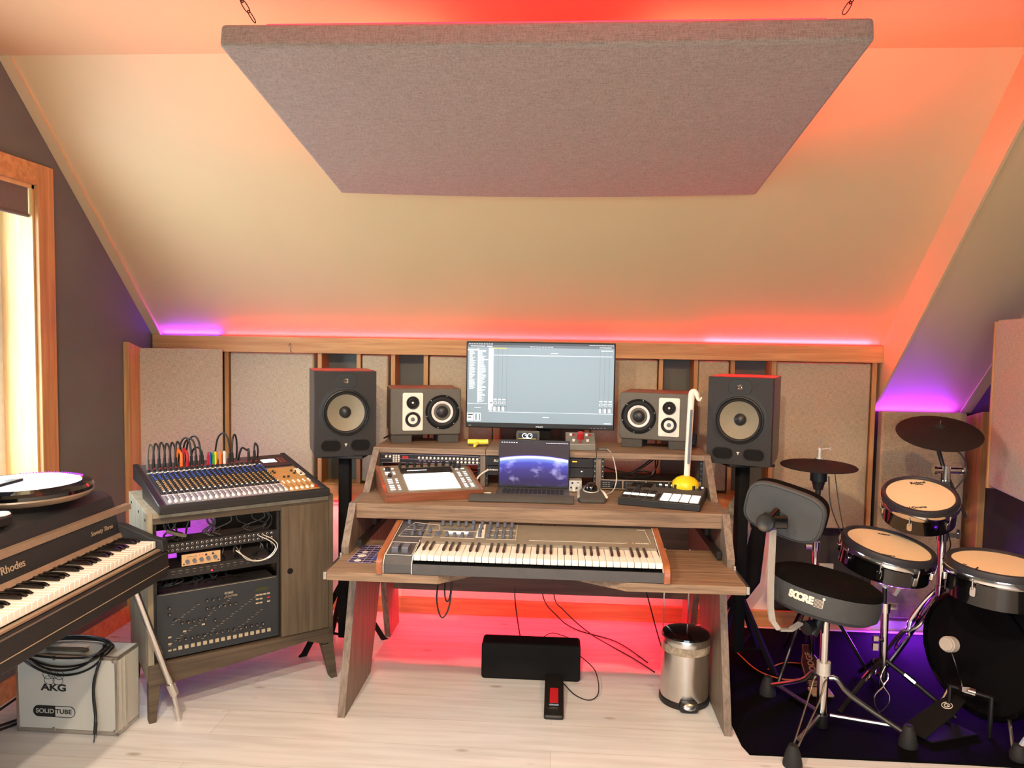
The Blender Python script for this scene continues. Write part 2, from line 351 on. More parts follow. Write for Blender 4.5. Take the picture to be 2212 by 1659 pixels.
ROOTM = {}
def obj(name, b, mat, parent=None, world=False, bev=0, sharp=35, seg=2):
    bm = b.bm; bmesh.ops.recalc_face_normals(bm, faces=bm.faces[:])
    me = bpy.data.meshes.new(name); bm.to_mesh(me); bm.free()
    mats = mat if isinstance(mat, (list, tuple)) else [mat]
    for m in mats: me.materials.append(M[m])
    o = bpy.data.objects.new(name, me); COL.objects.link(o)
    if parent is not None:
        o.parent = parent; r = parent
        while r.parent is not None: r = r.parent
        if world and r.name in ROOTM: me.transform(ROOTM[r.name].inverted())
    me.set_sharp_from_angle(angle=rad(sharp))
    if bev:
        md = o.modifiers.new('bevel', 'BEVEL'); md.width = bev; md.segments = seg; md.limit_method = 'ANGLE'; md.angle_limit = rad(40)
    return o
def thing(name, label, cat, loc=(0, 0, 0), rz=0, group=None, rx=0, ry=0):
    o = bpy.data.objects.new(name, None); COL.objects.link(o); o.empty_display_size = .05
    o.location = loc; o.rotation_euler = (rx, ry, rz); o['label'] = label; o['category'] = cat
    if group: o['group'] = group
    ROOTM[o.name] = frame(loc, rz, rx, ry)
    return o
def tag(o, label, cat, group=None):
    o['label'] = label; o['category'] = cat
    if group: o['group'] = group
    return o
def struct(name, b, mat, **k):
    o = obj(name, b, mat, **k); o['kind'] = 'structure'; return o
def part(src, parent, loc, rot=None):   # a copy of a part sharing its mesh
    c = src.copy(); COL.objects.link(c); c.parent = parent; c.location = loc
    if rot: c.rotation_euler = rot
    return c
def dup(root, loc, rz, label=None, group=None, rx=0, ry=0):
    r = root.copy(); COL.objects.link(r); r.location = loc; r.rotation_euler = (rx, ry, rz)
    if label: r['label'] = label
    if group: r['group'] = group
    for ch in list(root.children):
        c = ch.copy(); COL.objects.link(c); c.parent = r
        for g in list(ch.children):
            d = g.copy(); COL.objects.link(d); d.parent = c
    return r
# ================================================================== THE ROOM
XL, XR, XC, YB = -2.25, 2.2, 1.689, 3.99
struct('floor', B().box(XL-.2, XR+.2, -2.7, 4.2, -.06, 0), 'floor')
# back wall: dark upper wall behind the studs, pale lower wall
struct('wall_back', B().box(XL, XC, 4.12, 4.2, .70, 1.62), 'walld')
struct('wall_back_low', B().box(XL, 1.155, 4.0, 4.2, 0, .70), 'wallw')
struct('wall_back_right', B().box(1.155, XC, 4.115, 4.2, 0, .70), 'walldd')
struct('wall_back_corner', B().box(XC, XR, 4.082, 4.2, 0, 1.3), 'walldd')
# left gable wall with the window opening (Y 1.9..3.08, Z .75..2.15)
b = B()
b.prism([(-2.7, 0), (4.12, 0), (4.12, .75), (-2.7, .75)], 'x', XL-.22, XL)
b.prism([(-2.7, .75), (1.9, .75), (1.9, 2.15), (-2.7, 2.15)], 'x', XL-.22, XL)
b.prism([(3.08, .75), (4.12, .75), (4.12, 1.45), (3.42, 2.15), (3.08, 2.15)], 'x', XL-.22, XL)
b.prism([(-2.7, 2.15), (3.42, 2.15), (2.888, 2.69), (-2.7, 2.69)], 'x', XL-.22, XL)
struct('wall_left', b, 'walld')
struct('wall_right', B().prism([(-2.7, 0), (4.12, 0), (4.12, 1.30), (2.70, 2.69), (-2.7, 2.69)], 'x', XR, XR+.1), 'walldd')
struct('wall_front', B().box(XL-.2, XR+.1, -2.8, -2.7, 0, .85).box(XL-.2, XR+.1, -2.8, -2.7, 2.15, 2.7).box(XL-.2, -1.3, -2.8, -2.7, .85, 2.15).box(1.3, XR+.1, -2.8, -2.7, .85, 2.15), 'wallw')
struct('added_rear_window', B().box(-1.3, 1.3, -2.78, -2.73, .85, .90).box(-1.3, 1.3, -2.78, -2.73, 2.10, 2.15).box(-1.3, -1.25, -2.78, -2.73, .9, 2.1).box(1.25, 1.3, -2.78, -2.73, .9, 2.1).box(-.03, .03, -2.78, -2.73, .9, 2.1), 'white')  # unseen window added behind the camera for cool daylight on floor and case
# ceilings
struct('ceiling_slope', B().prism([(4.01, 1.507), (2.888, 2.619), (2.888, 2.70), (4.12, 1.50)], 'x', XL, XC), 'ceil')
struct('ceiling', B().box(XL-.1, XR+.1, -2.7, 2.888, 2.619, 2.70), 'ceil')
struct('ceiling_low_slope', B().prism([(4.09, 1.16), (2.631, 2.619), (2.631, 2.70), (4.2, 1.14)], 'x', XC+.012, XR), 'ceil')
struct('ceiling_cheek', B().prism([(4.12, 1.60), (4.0, 1.60), (2.888, 2.70), (2.54, 2.70), (4.10, 1.14), (4.12, 1.14)], 'x', XC, XC+.012), 'ceil')
struct('trim_1', B().prism([(3.985, 1.508), (2.888, 2.605), (2.888, 2.619), (4.0, 1.517)], 'x', XL, XL+.05), 'ceil')
struct('trim_2', B().prism([(4.07, 1.17), (2.635, 2.605), (2.64, 2.61), (4.075, 1.175)], 'x', XR-.055, XR), 'ceil')
# window
struct('window_1', B().box(-2.44, -2.40, 1.92, 3.06, .77, .83).box(-2.44, -2.40, 1.92, 3.06, 2.08, 2.13).box(-2.44, -2.40, 1.92, 1.98, .83, 2.08)
       .box(-2.44, -2.395, 3.0, 3.065, .77, 2.13).box(-2.44, -2.40, 2.49, 2.54, .83, 2.08), 'white')
wp = obj('window_pane', B().box(-2.425, -2.42, 1.98, 3.0, .83, 2.08), 'glass', bpy.data.objects['window_1'])
struct('trim_3', B().box(-2.44, -2.25, 3.055, 3.08, .78, 2.15).box(-2.44, -2.25, 1.9, 1.92, .78, 2.15).box(-2.44, -2.25, 1.9, 3.08, 2.13, 2.15), 'pinepale')
struct('trim_4', B().box(-2.25, -2.23, 3.066, 3.166, .70, 2.237), 'pinez', bev=.003)
struct('trim_5', B().box(-2.251, -2.231, 1.81, 3.066, 2.145, 2.237).box(-2.251, -2.231, 1.81, 1.9, .78, 2.145), 'pine', bev=.003)
struct('trim_6', B().box(-2.44, -2.19, 1.80, 3.16, .74, .78), 'pine', bev=.003)
t = thing('roller_blind', 'dark grey roller blind half drawn at the top of the window', 'blind', (-2.266, 2.5, 2.01))
obj('blind_cloth', B().box(-2.268, -2.264, 1.93, 3.05, 2.02, 2.13), 'blind', t, True)
obj('blind_bar', B().cyl((-2.266, 1.93, 2.015), (-2.266, 3.05, 2.015), .008), 'blind', t, True)
# beams and trim on the back wall
b = B().box(-2.243, XC, 3.965, 3.99, 1.430, 1.517)
struct('trim_7', b, 'pine', bev=.002)
struct('trim_8', B().box(XL, .99, 3.965, 4.0, .622, .708).box(XL, .99, 3.99, 4.12, .70, .712), 'pine', bev=.002)
studs = [(-1.847, -1.824), (-1.32, -1.297), (-1.103, -1.08), (-.912, -.889), (-.732, -.708), (-.347, -.310), (.148, .176), (.538, .560), (.723, .745), (.915, .937), (1.129, 1.153), (1.649, 1.672)]
for i, (a, c) in enumerate(studs):
    struct('trim_%d' % (9+i), B().box(a, c, 3.992, 4.12, .52 if i > 10 else .71, 1.432), 'pinez', bev=.0015)
struct('baseboard_back', B().box(XL, 1.69, 3.975, 4.0, 0, .086), 'pine', bev=.002)
struct('baseboard_left', B().box(XL, XL+.016, -2.6, 3.98, 0, .086), 'pine', bev=.002)
struct('baseboard_right', B().box(1.70, XR, 4.0, 4.05, 0, .05), 'wallw')
struct('trim_21', B().prism([(3.70, .02), (3.83, .02), (3.83, 1.443), (3.70, 1.478)], 'x', XL, XL+.03), 'pinez', bev=.002)
struct('trim_22', B().prism([(3.90, .05), (4.07, .05), (4.07, 1.148), (3.90, 1.192)], 'x', XR-.035, XR), 'pinez', bev=.002)
# screw hook
o = obj('screw_hook', B().tube([(-1.455, 3.967, 1.435), (-1.455, 3.945, 1.44), (-1.449, 3.935, 1.46), (-1.452, 3.94, 1.478), (-1.460, 3.945, 1.480), (-1.464, 3.942, 1.465)], .0016, 6), 'dmetal')
tag(o, 'small dark screw hook in the pine beam above the left wall panel', 'hook')

# ------------------------------------------------------------------ acoustic panels
def panel(x0, x1, z0, z1, label, y0=4.0, y1=4.11, grp='fabric acoustic panels between the back wall studs'):
    o = obj('acoustic_panel', B().box(x0, x1, y0, y1, z0, z1), 'fab', bev=.010, seg=3)
    tag(o, label, 'acoustic panel', grp); return o
panel(-1.818, -1.345, .725, 1.428, 'wide beige fabric wall panel behind the cables of the mixing console')
panel(-1.076, -.93, .725, 1.425, 'narrow beige fabric wall panel between the left large speaker and the left small speaker')
panel(-.702, -.352, .725, 1.425, 'beige fabric wall panel behind the left half of the monitor', )
panel(.182, .533, .725, 1.425, 'beige fabric wall panel behind the right edge of the monitor')
panel(.750, .910, .725, 1.425, 'narrow beige fabric wall panel just left of the right large speaker')
panel(1.158, 1.645, .54, 1.425, 'wide beige fabric wall panel behind the hi-hat cymbal')
panel(1.70, 2.13, .075, 1.177, 'low beige fabric wall panel behind the tilted tom pad, under the purple light', 3.97, 4.03)
t = thing('acoustic_panel', 'shaded beige fabric corner panel behind the left end of the mixing console', 'acoustic panel', (-2.04, 3.885, .05), math.atan2(.15, .39), 'fabric acoustic panels between the back wall studs')
obj('fabric_face', B().box(-.215, .212, -.012, .018, 0, 1.395), 'fab', t, bev=.006, seg=3)
t = thing('acoustic_panel', 'large fabric acoustic panel hung on angled brackets in front of the right wall', 'acoustic panel', (1.95, 3.45, .885), math.atan2(-.55, -.09)+PI)
obj('fabric_face', B().rbox(-1.1, -.006, -.05, .0, .012, .757, .03, 'y'), 'fab', t, bev=.006, seg=3)
obj('frame', B().box(-.014, 0, -.045, .006, 0, .75), 'pinez', t, bev=.002)
for z in (.15, .70): obj('bracket', B().box(-.60, -.55, -.26, -.05, z, z+.045), 'pinez', t)

# ceiling cloud
t = thing('ceiling_cloud', 'big fabric covered acoustic cloud panel hanging on chains under the ceiling', 'acoustic panel', (-.07, 2.66, 2.2))
b = B(); NX, NY = 14, 8; g = {}
n0, f0 = (2.079, 2.331), (3.255, 2.152)
for k, th in ((0, 0), (1, .068)):
    for i in range(NX+1):
        for j in range(NY+1):
            u, v = i/NX, j/NY; x = -.972+1.80*u; y = n0[0]+(f0[0]-n0[0])*v; z = n0[1]+(f0[1]-n0[1])*v
            sag = (-.016 if k == 0 else -.005)*math.sin(PI*u)*(.4+.6*v)
            g[k, i, j] = b.v((x, y+.012*k, z+th+sag))
for i in range(NX):
    for j in range(NY):
        b.f([g[0, i, j], g[0, i, j+1], g[0, i+1, j+1], g[0, i+1, j]], True); b.f([g[1, i, j], g[1, i+1, j], g[1, i+1, j+1], g[1, i, j+1]], True)
for i in range(NX):
    for j in (0, NY): b.f([g[0, i, j], g[0, i+1, j], g[1, i+1, j], g[1, i, j]], True)
for j in range(NY):
    for i in (0, NX): b.f([g[0, i, j], g[0, i, j+1], g[1, i, j+1], g[1, i, j]], True)
obj('fabric_cover', b, 'fabc', t, True, bev=.012, seg=3)
for (p, q, lab) in (((-.885, 2.12, 2.415), (-.995, 2.0, 2.617), 'steel link chain holding the left front corner of the ceiling cloud'), ((.757, 2.12, 2.42), (.86, 2.0, 2.617), 'steel link chain holding the right front corner of the ceiling cloud')):
    b = B(); p = Vector(p); q = Vector(q); d = (q-p).normalized(); L = (q-p).length; n = 9
    s1 = d.orthogonal().normalized(); s2 = d.cross(s1)
    for i in range(n):
        c = p+d*(L*(i+.5)/n); w = (s1 if i % 2 else s2)*.0065; h = d*(L/n*.62)
        b.tube([c-h, c-h*.6+w, c+h*.6+w, c+h, c+h*.6-w, c-h*.6-w], .0016, 6, 3, True)
    tag(obj('chain', b, 'dmetal'), lab, 'chain', 'chains of the ceiling cloud')

# LED strips (the light sources above lie on them)
def strip(x0, x1, y0, y1, z0, z1, mat, lab):
    tag(obj('led_strip', B().box(x0, x1, y0, y1, z0, z1), mat), lab, 'led strip')
strip(-1.85, 1.65, 3.972, 3.984, 1.517, 1.5176, 'led_r', 'red led strip lying on the pine beam under the sloped ceiling')
strip(-2.2, -1.87, 3.972, 3.984, 1.517, 1.5176, 'led_p', 'purple led strip at the left end of the pine beam')
strip(-1.35, 1.05, 3.95, 3.96, .612, .616, 'led_r', 'red led strip under the lower pine rail behind the desk')
strip(-.83, .67, 3.972, 3.978, .356, .366, 'led_r', 'red led strip low on the wall behind the desk')
strip(1.72, 2.1, 4.05, 4.062, 1.152, 1.157, 'led_p', 'purple led strip behind the top edge of the low panel at right')
strip(-.87, .73, 3.11, 3.13, 2.245, 2.249, 'led_r', 'red led strip on top of the ceiling cloud along its rear')
strip(-.87, .73, 2.17, 2.19, 2.425, 2.429, 'led_r', 'red led strip on top of the ceiling cloud along its front')
# ================================================================== DESK
def hexm(pts): return pts
DX0, DX1 = -.854, .700
t = desk = thing('studio_desk', 'wide grey oak studio desk with slanted legs and a raised rack shelf', 'desk', (-.077, 3.3, 0))
prof = [(3.39, 1.009), (3.74, 1.009), (3.76, .60), (3.84, 0), (3.64, 0), (3.50, .42), (3.44, .42), (3.238, .0), (2.826, .0), (3.02, .60), (2.875, .60), (2.875, .68), (2.985, .834), (3.20, .834)]
for x in (DX0, DX1-.03): obj('side_panel', B().prism(prof, 'x', x, x+.03), 'oakz', t, True, bev=.001)
obj('desktop', B().box(DX0+.03, DX1-.03, 2.985, 3.74, .772, .834), 'oakx', t, True, bev=.0015)
def seg3(lst): return lst
for a, c in ((DX0+.0, -.3285), (-.3265, .1825), (.1845, DX1)): obj('hutch_top', B().box(a, c, 3.385, 3.745, .984, 1.0095), 'oakx', t, True, bev=.001)
for a in (-.353, .184): obj('divider', B().box(a, a+.024, 3.40, 3.74, .834, .984), 'oakz', t, True, bev=.001)
obj('modesty_panel', B().box(DX0+.03, DX1-.03, 3.715, 3.735, .225, .772), 'stainx', t, True)
for a in (-.824, -.365, -.329, .172, .208, .656):
    b = B().box(a, a+.013, 3.405, 3.42, .836, .982); b.mi = 1
    for k in range(6): b.cyl((a+.0065, 3.403, .85+k*.0235), (a+.0065, 3.406, .85+k*.0235), .0025, n=6)
    obj('rack_rail', b, ['blk', 'alu'], t, True)
# pull-out tray
b = B().prism([(-.842, 2.65), (-.425, 2.65), (-.30, 2.76), (.06, 2.76), (.262, 2.645), (.688, 2.65), (.688, 3.10), (-.842, 3.10)], 'z', .618, .650)
tr = obj('keyboard_tray', b, 'oakx', t, True, bev=.001)
for x, s in ((-.842, -1), (.688, 1)):
    obj('slide_rail', B().box(min(x, x+s*.012), max(x, x+s*.012), 2.645, 3.0, .622, .650).box(min(x+s*.002, x+s*.011), max(x+s*.002, x+s*.011), 2.85, 3.35, .644, .662), 'alu', tr, True, bev=.001)
for x in (-.80, .655): obj('slide_bracket', B().box(x-.008, x+.008, 2.95, 3.65, .66, .69).box(x-.006, x+.006, 3.2, 3.24, .69, .772), 'blk', t, True)
# poster card on the tray
b = B().box(-.800, -.63, 2.768, 3.01, .650, .6512); b.mi = 1
zc = .6514
for k in range(7): b.bc(-.80+.0285*k+.001, 2.889, zc, .0015, .242, .0006)
for k in range(9): b.bc(-.715, 2.769+.0299*k, zc, .17, .0014, .0006)
for k in range(5): b.bc(-.73+.01*k, 2.99, zc, .004, .03, .0006)
b.mi = 2; b.lathe([(0, 0), (.018, 0), (.018, .0006), (0, .0006)], 16, (-.765, 2.86, .6515)); b.lathe([(0, 0), (.014, 0), (.014, .0006), (0, .0006)], 16, (-.765, 2.795, .6515)); b.lathe([(0, 0), (.012, 0), (.012, .0006), (0, .0006)], 16, (-.765, 2.91, .6515))
b.mi = 3; b.bc(-.675, 2.86, .652, .045, .02, .0006); b.mi = 4; b.bc(-.69, 2.825, .652, .045, .02, .0006); b.mi = 5; b.bc(-.675, 2.79, .652, .045, .02, .0006)
b.mi = 0; b.lathe([(0, 0), (.03, 0), (.03, .0008), (0, .0008)], 20, (-.668, 2.975, .6516), sx=1.2)
tag(obj('patterned_card', b, ['pcard', 'lilac', 'cream', 'red', 'blue', 'tan']), 'purple printed card with keys and dials lying on the tray left of the synthesizer', 'card')

# ================================================================== SYNTHESIZER on the tray
t = thing('synthesizer', 'bronze grey 61 key synthesizer with wooden cheeks on the pull-out tray', 'synthesizer', (-.116, 2.83, .65))
cp = [(2.640, .650), (2.640, .688), (2.650, .706), (2.675, .720), (2.815, .740), (3.005, .768), (3.010, .655), (3.0, .650)]
cpi = [(y, z-.003 if z > .66 else z) for y, z in cp]
for a, c in ((-.655, -.632), (.395, .418)): obj('wooden_cheek', B().prism(cp, 'x', a, c), 'cheek', t, True, bev=.002)
b = B()
b.prism([(2.652, .652), (2.652, .686), (2.665, .700), (2.675, .712), (2.815, .732), (3.0, .760), (3.0, .652)], 'x', -.628, -.522)
obj('control_block', b, 'synthd', t, True, bev=.001)
b = B().prism([(2.815, .731), (3.0, .760), (3.0, .70), (2.815, .70)], 'x', -.522, .391)
b.mi = 1
def onp(x, y, dz=.0008): return (x, y, .728+(y-2.815)*.173+.004+dz)
def pline(b, pts, w=.0014):
    for (x0, y0), (x1, y1) in zip(pts, pts[1:]): b.cyl(onp(x0, y0, -.0003), onp(x1, y1, -.0003), w*.6, n=4)
pline(b, [(-.617, 2.851), (-.482, 2.85), (-.465, 2.90), (-.47, 2.965), (-.575, 2.982), (-.60, 2.93), (-.617, 2.851)])
pline(b, [(-.60, 2.915), (-.47, 2.915)]); pline(b, [(-.449, 2.912), (-.30, 2.912)]); pline(b, [(-.45, 2.85), (-.315, 2.85)])
pline(b, [(-.27, 2.85), (-.153, 2.85), (-.153, 2.99)]); pline(b, [(-.27, 2.885), (-.155, 2.885)]); pline(b, [(-.27, 2.932), (-.155, 2.932)])
pline(b, [(-.10, 2.850), (.27, 2.850), (.282, 2.858)]); pline(b, [(.372, 2.853), (.361, 2.976), (.329, 2.976)])
def tilt_flat(x, y): return Matrix.Translation(Vector(onp(x, y, .0002))) @ Matrix.Rotation(math.atan(.155), 4, 'X')
b.text('ACCESS', .010, tilt_flat(.338, 2.853), .0004, sx=1.5)
b.lathe([(0, 0), (.004, 0), (.004, .001), (0, .001)], 3, onp(.303, 2.853))
b.quad(onp(-.312, 2.853), onp(-.277, 2.853), onp(-.283, 2.985), onp(-.309, 2.985))
obj('panel', b, ['synth', 'cream'], t, True)
u0 = None
for x, y in [(-.58, 2.952), (-.548, 2.955), (-.59, 2.925), (-.60, 2.893), (-.595, 2.868), (-.50, 2.865), (-.50, 2.95), (-.54, 2.955), (-.465, 2.868), (-.463, 2.884), (-.462, 2.90), (-.335, 2.862), (-.335, 2.878), (-.333, 2.894), (-.44, 2.93), (-.41, 2.932), (-.38, 2.93), (-.35, 2.93)]:
    p0 = Vector(onp(x, y))-Vector((-.116, 2.83, .65))
    if u0 is None: u0 = obj('button', B().bc(0, 0, .001, .022, .005, .004), 'knobg', t); u0.location = p0
    else: part(u0, t, p0)
b = B(); b.quad(onp(-.427, 2.889, .001), onp(-.345, 2.889, .001), onp(-.345, 2.906, .001), onp(-.427, 2.906, .001))
obj('display', b, 'lcdw', t, True)
kb = B().cyl((0, 0, 0), (0, 0, .017), .0078, .0066, 14); k0 = None
for x, y in [(-.595, 2.964), (-.456, 2.965), (-.425, 2.967), (-.393, 2.964), (-.361, 2.965), (-.332, 2.979), (-.296, 2.976), (-.263, 2.979), (-.232, 2.966), (-.203, 2.964), (-.174, 2.964), (-.563, 2.904), (-.53, 2.9), (-.498, 2.896), (-.33, 2.934), (-.295, 2.937), (-.261, 2.94), (-.298, 2.903), (-.262, 2.906), (-.231, 2.903), (-.202, 2.906), (-.174, 2.905), (-.563, 2.863), (-.532, 2.865), (-.425, 2.861), (-.394, 2.858), (-.364, 2.861), (-.296, 2.866), (-.261, 2.864), (-.232, 2.863), (-.202, 2.863), (-.173, 2.866)]:
    p0 = Vector(onp(x, y))-Vector((-.116, 2.83, .65))
    if k0 is None: k0 = obj('knob', kb, 'knobg', t); k0.location = p0
    else: part(k0, t, p0)
for x in (-.598, -.560): obj('performance_wheel', B().rbox(x-.012, x+.012, 2.70, 2.765, .70, .738, .006, 'x'), 'knobg', t, True)
b = B(); 
for q in ([(-.628, 2.68), (-.53, 2.68)], [(-.628, 2.795), (-.53, 2.795)]): b.cyl((q[0][0], q[0][1], .7125+(q[0][1]-2.675)*.143), (q[1][0], q[1][1], .7125+(q[1][1]-2.675)*.143), .0009, n=4)
for x in (-.628, -.53): b.cyl((x, 2.68, .7132), (x, 2.795, .7296), .0009, n=4)
obj('wheel_outline', b, 'white', t, True)
for x in (-.630, -.524, .393):
    pp = [(x, 2.6505, .652), (x, 2.6505, .686), (x, 2.664, .7005), (x, 2.674, .7135), (x, 2.815, .7345)]+([(x, 3.0, .7625)] if x != -.524 else [])
    obj('white_piping', B().tube(pp, .0016, 5, 1), 'white', t, True)
obj('front_rail', B().box(-.522, .393, 2.652, 2.81, .652, .678).box(-.522, .393, 2.645, 2.652, .652, .690), 'synthd', t, True, bev=.001)
# keys: 36 white, 25 black
KX0, KW = -.519, (.391+.519)/36
def octave_keys(t, origin, xs0, kw, n, y0, yb, zt, front, ybk, startnote=0, wm='keyw', bm_='keyb', wcut=.0009, bh=.010):
    O = Vector(origin); w0 = None; b0 = None
    for i in range(n):
        if w0 is None:
            bb = B().box(wcut, kw-wcut, 0, yb-y0, -front, 0); w0 = obj('white_key', bb, wm, t, bev=.001, seg=1); w0.location = Vector((xs0, y0, zt))-O
        else: part(w0, t, Vector((xs0+i*kw, y0, zt))-O)
    for i in range(n-1):
        if (i+startnote) % 7 in (0, 1, 3, 4, 5):
            if b0 is None:
                bb = B().prism([(0, 0), (0, .004), (.005, bh), (yb-ybk, bh+.001), (yb-ybk, 0)], 'x', -.0048, .0048); b0 = obj('black_key', bb, bm_, t, bev=.0012, seg=1); b0.location = Vector((xs0+(i+1)*kw, ybk, zt))-O
            else: part(b0, t, Vector((xs0+(i+1)*kw, ybk, zt))-O)
octave_keys(t, (-.116, 2.83, .65), KX0, KW, 36, 2.658, 2.815, .722, .021, 2.722)

# ================================================================== THINGS ON THE DESKTOP
# left rack bay
def rack_unit(name, x0, x1, y, z0, z1, fm, label, cat, depth=.2, deco=None):
    t = thing(name, label, cat, ((x0+x1)/2, y, z0))
    obj('faceplate', B().box(x0, x1, y, y+.004, z0, z1), fm, t, True, bev=.0006)
    obj('chassis', B().box(x0+.02, x1-.02, y+.004, y+depth, z0+.002, z1-.002), 'pcb', t, True)
    if deco: deco(t)
    return t
def deco_fx(t):
    b = B()
    for k in range(16): b.cyl((-.640+k*.0182, 3.40, .963), (-.640+k*.0182, 3.393, .963), .0052, n=12)
    for k in (8, 10, 11, 12, 13, 14, 15): b.cyl((-.640+k*.0182, 3.40, .947), (-.640+k*.0182, 3.393, .947), .0052, n=12)
    for k in (0, 1): b.cyl((-.795+k*.018, 3.40, .966), (-.795+k*.018, 3.391, .966), .0055, n=12)
    for i in range(3):
        for j in range(4): b.bc(-.760+i*.012, 3.397, .944+j*.0085, .008, .005, .006)
    obj('buttons', b, 'cream', t, True)
    b = B(); b.bc(-.705, 3.398, .963, .028, .004, .012); obj('display', b, 'red', t, True)
    b = B(); b.bc(-.59, 3.3995, .955, .46, .001, .0008); b.bc(-.59, 3.3995, .9365, .46, .001, .001); b.bc(-.59, 3.3995, .9765, .46, .001, .0015)
    for k in range(8): b.bc(-.635+k*.021, 3.3995, .9475, .012, .001, .0018)
    obj('white_printing', b, 'lilac', t, True)
rack_unit('rack_effects_unit', -.823, -.366, 3.40, .935, .978, 'pcb', 'dark rack effects unit with round cream buttons in the left bay of the shelf', 'rack unit', .2, deco_fx)
def mkdeco(texts, knobs=(), leds=()):
    def d(t):
        b = B()
        for s, x, z, sz in texts: b.text(s, sz, Matrix.Translation((x, 3.3985, z)) @ FRONT, .0004, bold=.0004, sx=1.3)
        obj('lettering', b, 'cream', t, True)
        if knobs:
            b = B()
            for x, z, r in knobs: b.cyl((x, 3.4, z), (x, 3.39, z), r, n=12)
            obj('knobs', b, 'knobk', t, True)
        for x, z, w, m in leds: obj('indicator', B().bc(x, 3.3985, z, w, .002, .005), m, t, True)
    return d
rack_unit('rack_converter', -.325, .170, 3.40, .936, .979, 'pcb', 'black rack unit with an amber number readout, upper unit behind the laptop', 'rack unit', .2,
          mkdeco([('SUN', -.272, .958, .014)], [(-.316, .972, .003), (-.316, .942, .003), (.165, .972, .003), (.165, .942, .003)], [(.085, .963, .022, 'amber')]))
rack_unit('rack_power_conditioner', -.325, .170, 3.40, .890, .933, 'pcb', 'black power conditioner in the middle bay behind the laptop', 'rack unit', .2,
          mkdeco([('FURMAN', -.296, .915, .010)], [(-.316, .928, .003), (-.316, .896, .003), (.165, .93, .003), (.14, .93, .003)], [(.118, .918, .006, 'lcdw')]))
t = thing('headphone_amplifier', 'small silver box with jack sockets beside the right side of the laptop', 'audio interface', (.08, 3.36, .834))
b = B().box(.02, .118, 3.335, 3.40, .836, .887); b.mi = 1
for x, z in ((.075, .876), (.10, .876), (.07, .855), (.095, .853)): b.cyl((x, 3.336, z), (x, 3.331, z), .0045, n=10)
obj('box', b, ['silver', 'blk'], t, True, bev=.002)
obj('plug', B().cyl((.082, 3.332, .853), (.082, 3.305, .848), .006, n=10).cyl((.10, 3.332, .873), (.104, 3.31, .868), .004, n=8), 'white', t, True)
def deco_ch(t):
    b = B(); kn = B()
    for k in range(4):
        x = .255+k*.105
        b.bc(x, 3.399, .862, .098, .002, .036)
        for i in range(2):
            kn.cyl((x+.012+i*.018, 3.4, .872), (x+.012+i*.018, 3.388, .872), .0065, n=12)
            kn.cyl((x+.012, 3.4, .853), (x+.012, 3.39, .853), .005, n=10)
    obj('black_panel', b, 'pcb', t, True); obj('knobs', kn, 'knobk', t, True)
    b = B()
    for k in range(4):
        x = .255+k*.105
        for i in range(3):
            for j in range(3): b.bc(x-.035+i*.012, 3.3975, .852+j*.009, .008, .001, .0016)
        b.bc(x+.02, 3.3975, .8815, .05, .001, .001)
    obj('printing', b, 'silver', t, True)
rack_unit('rack_channel_strip', .209, .664, 3.40, .839, .884, 'rail', 'bronze framed channel rack unit with small knobs in the right bay of the shelf', 'rack unit', .2, deco_ch)
obj_ = B()
for k, pts in enumerate([[(.30, 3.5, .885), (.36, 3.46, .91), (.44, 3.5, .95), (.50, 3.6, .985)], [(.26, 3.5, .90), (.33, 3.44, .89), (.40, 3.47, .885), (.46, 3.5, .895), (.42, 3.55, .90), (.34, 3.52, .895)], [(.33, 3.5, .887), (.40, 3.5, .93), (.46, 3.55, .965), (.52, 3.62, .985)],
                         [(.45, 3.5, .89), (.48, 3.52, .94), (.49, 3.6, .985)], [(.22, 3.48, .93), (.26, 3.5, .915), (.31, 3.52, .90), (.38, 3.5, .892)]]): obj_.tube(pts, .0032, 6)
tag(obj('audio_cables', obj_, 'blk'), 'tangle of black cables lying on the rack unit in the right shelf bay', 'cables')
b = B()
for pts in ([(-.56, 3.6, .96), (-.50, 3.55, .925), (-.42, 3.5, .90), (-.37, 3.5, .892)], [(-.50, 3.5, .838), (-.44, 3.47, .868), (-.39, 3.47, .882), (-.37, 3.5, .885)], [(-.47, 3.5, .838), (-.43, 3.46, .855), (-.38, 3.46, .87)], [(-.60, 3.6, .98), (-.58, 3.55, .94), (-.57, 3.6, .90)]): b.tube(pts, .004, 6)
tag(obj('audio_cables', b, 'blk'), 'few black cables hanging in the left shelf bay behind the wood framed controller', 'cables')
b = B().tube([(-.315, 3.395, .915), (-.352, 3.33, .895), (-.362, 3.28, .86), (-.335, 3.24, .841), (-.285, 3.225, .841)], .0042, 8)
tag(obj('charging_cable', b, 'white'), 'white cable curving from the rack to the left side of the laptop', 'cable')

# laptop
t = thing('laptop', 'open dark grey laptop showing the earth from space', 'laptop', (-.105, 3.2, .834))
LX0, LX1 = -.262, .060
obj('base', B().rbox(LX0, LX1, 3.10, 3.325, .836, .850, .008, 'z'), 'lap', t, True, bev=.001)
b = B()
for r in range(5):
    for c in range(14): b.bc(LX0+.035+c*.0195, 3.20+r*.0205, .8512, .0165, .0175, .0018)
obj('keyboard', b, 'rubber', t, True)
obj('trackpad', B().rbox(-.16, -.04, 3.11, 3.185, .8502, .8508, .004, 'z'), 'grey', t, True)
ld = obj('lid', B().box(LX0, LX1, 3.325, 3.331, .850, 1.068), 'dmetal', t, True, bev=.002)
b = B().quad((LX0+.006, 3.3240, .861), (LX1-.006, 3.3240, .861), (LX1-.006, 3.3240, 1.062), (LX0+.006, 3.3240, 1.062))
obj('screen', b, 'earth', ld, True)
b = B()
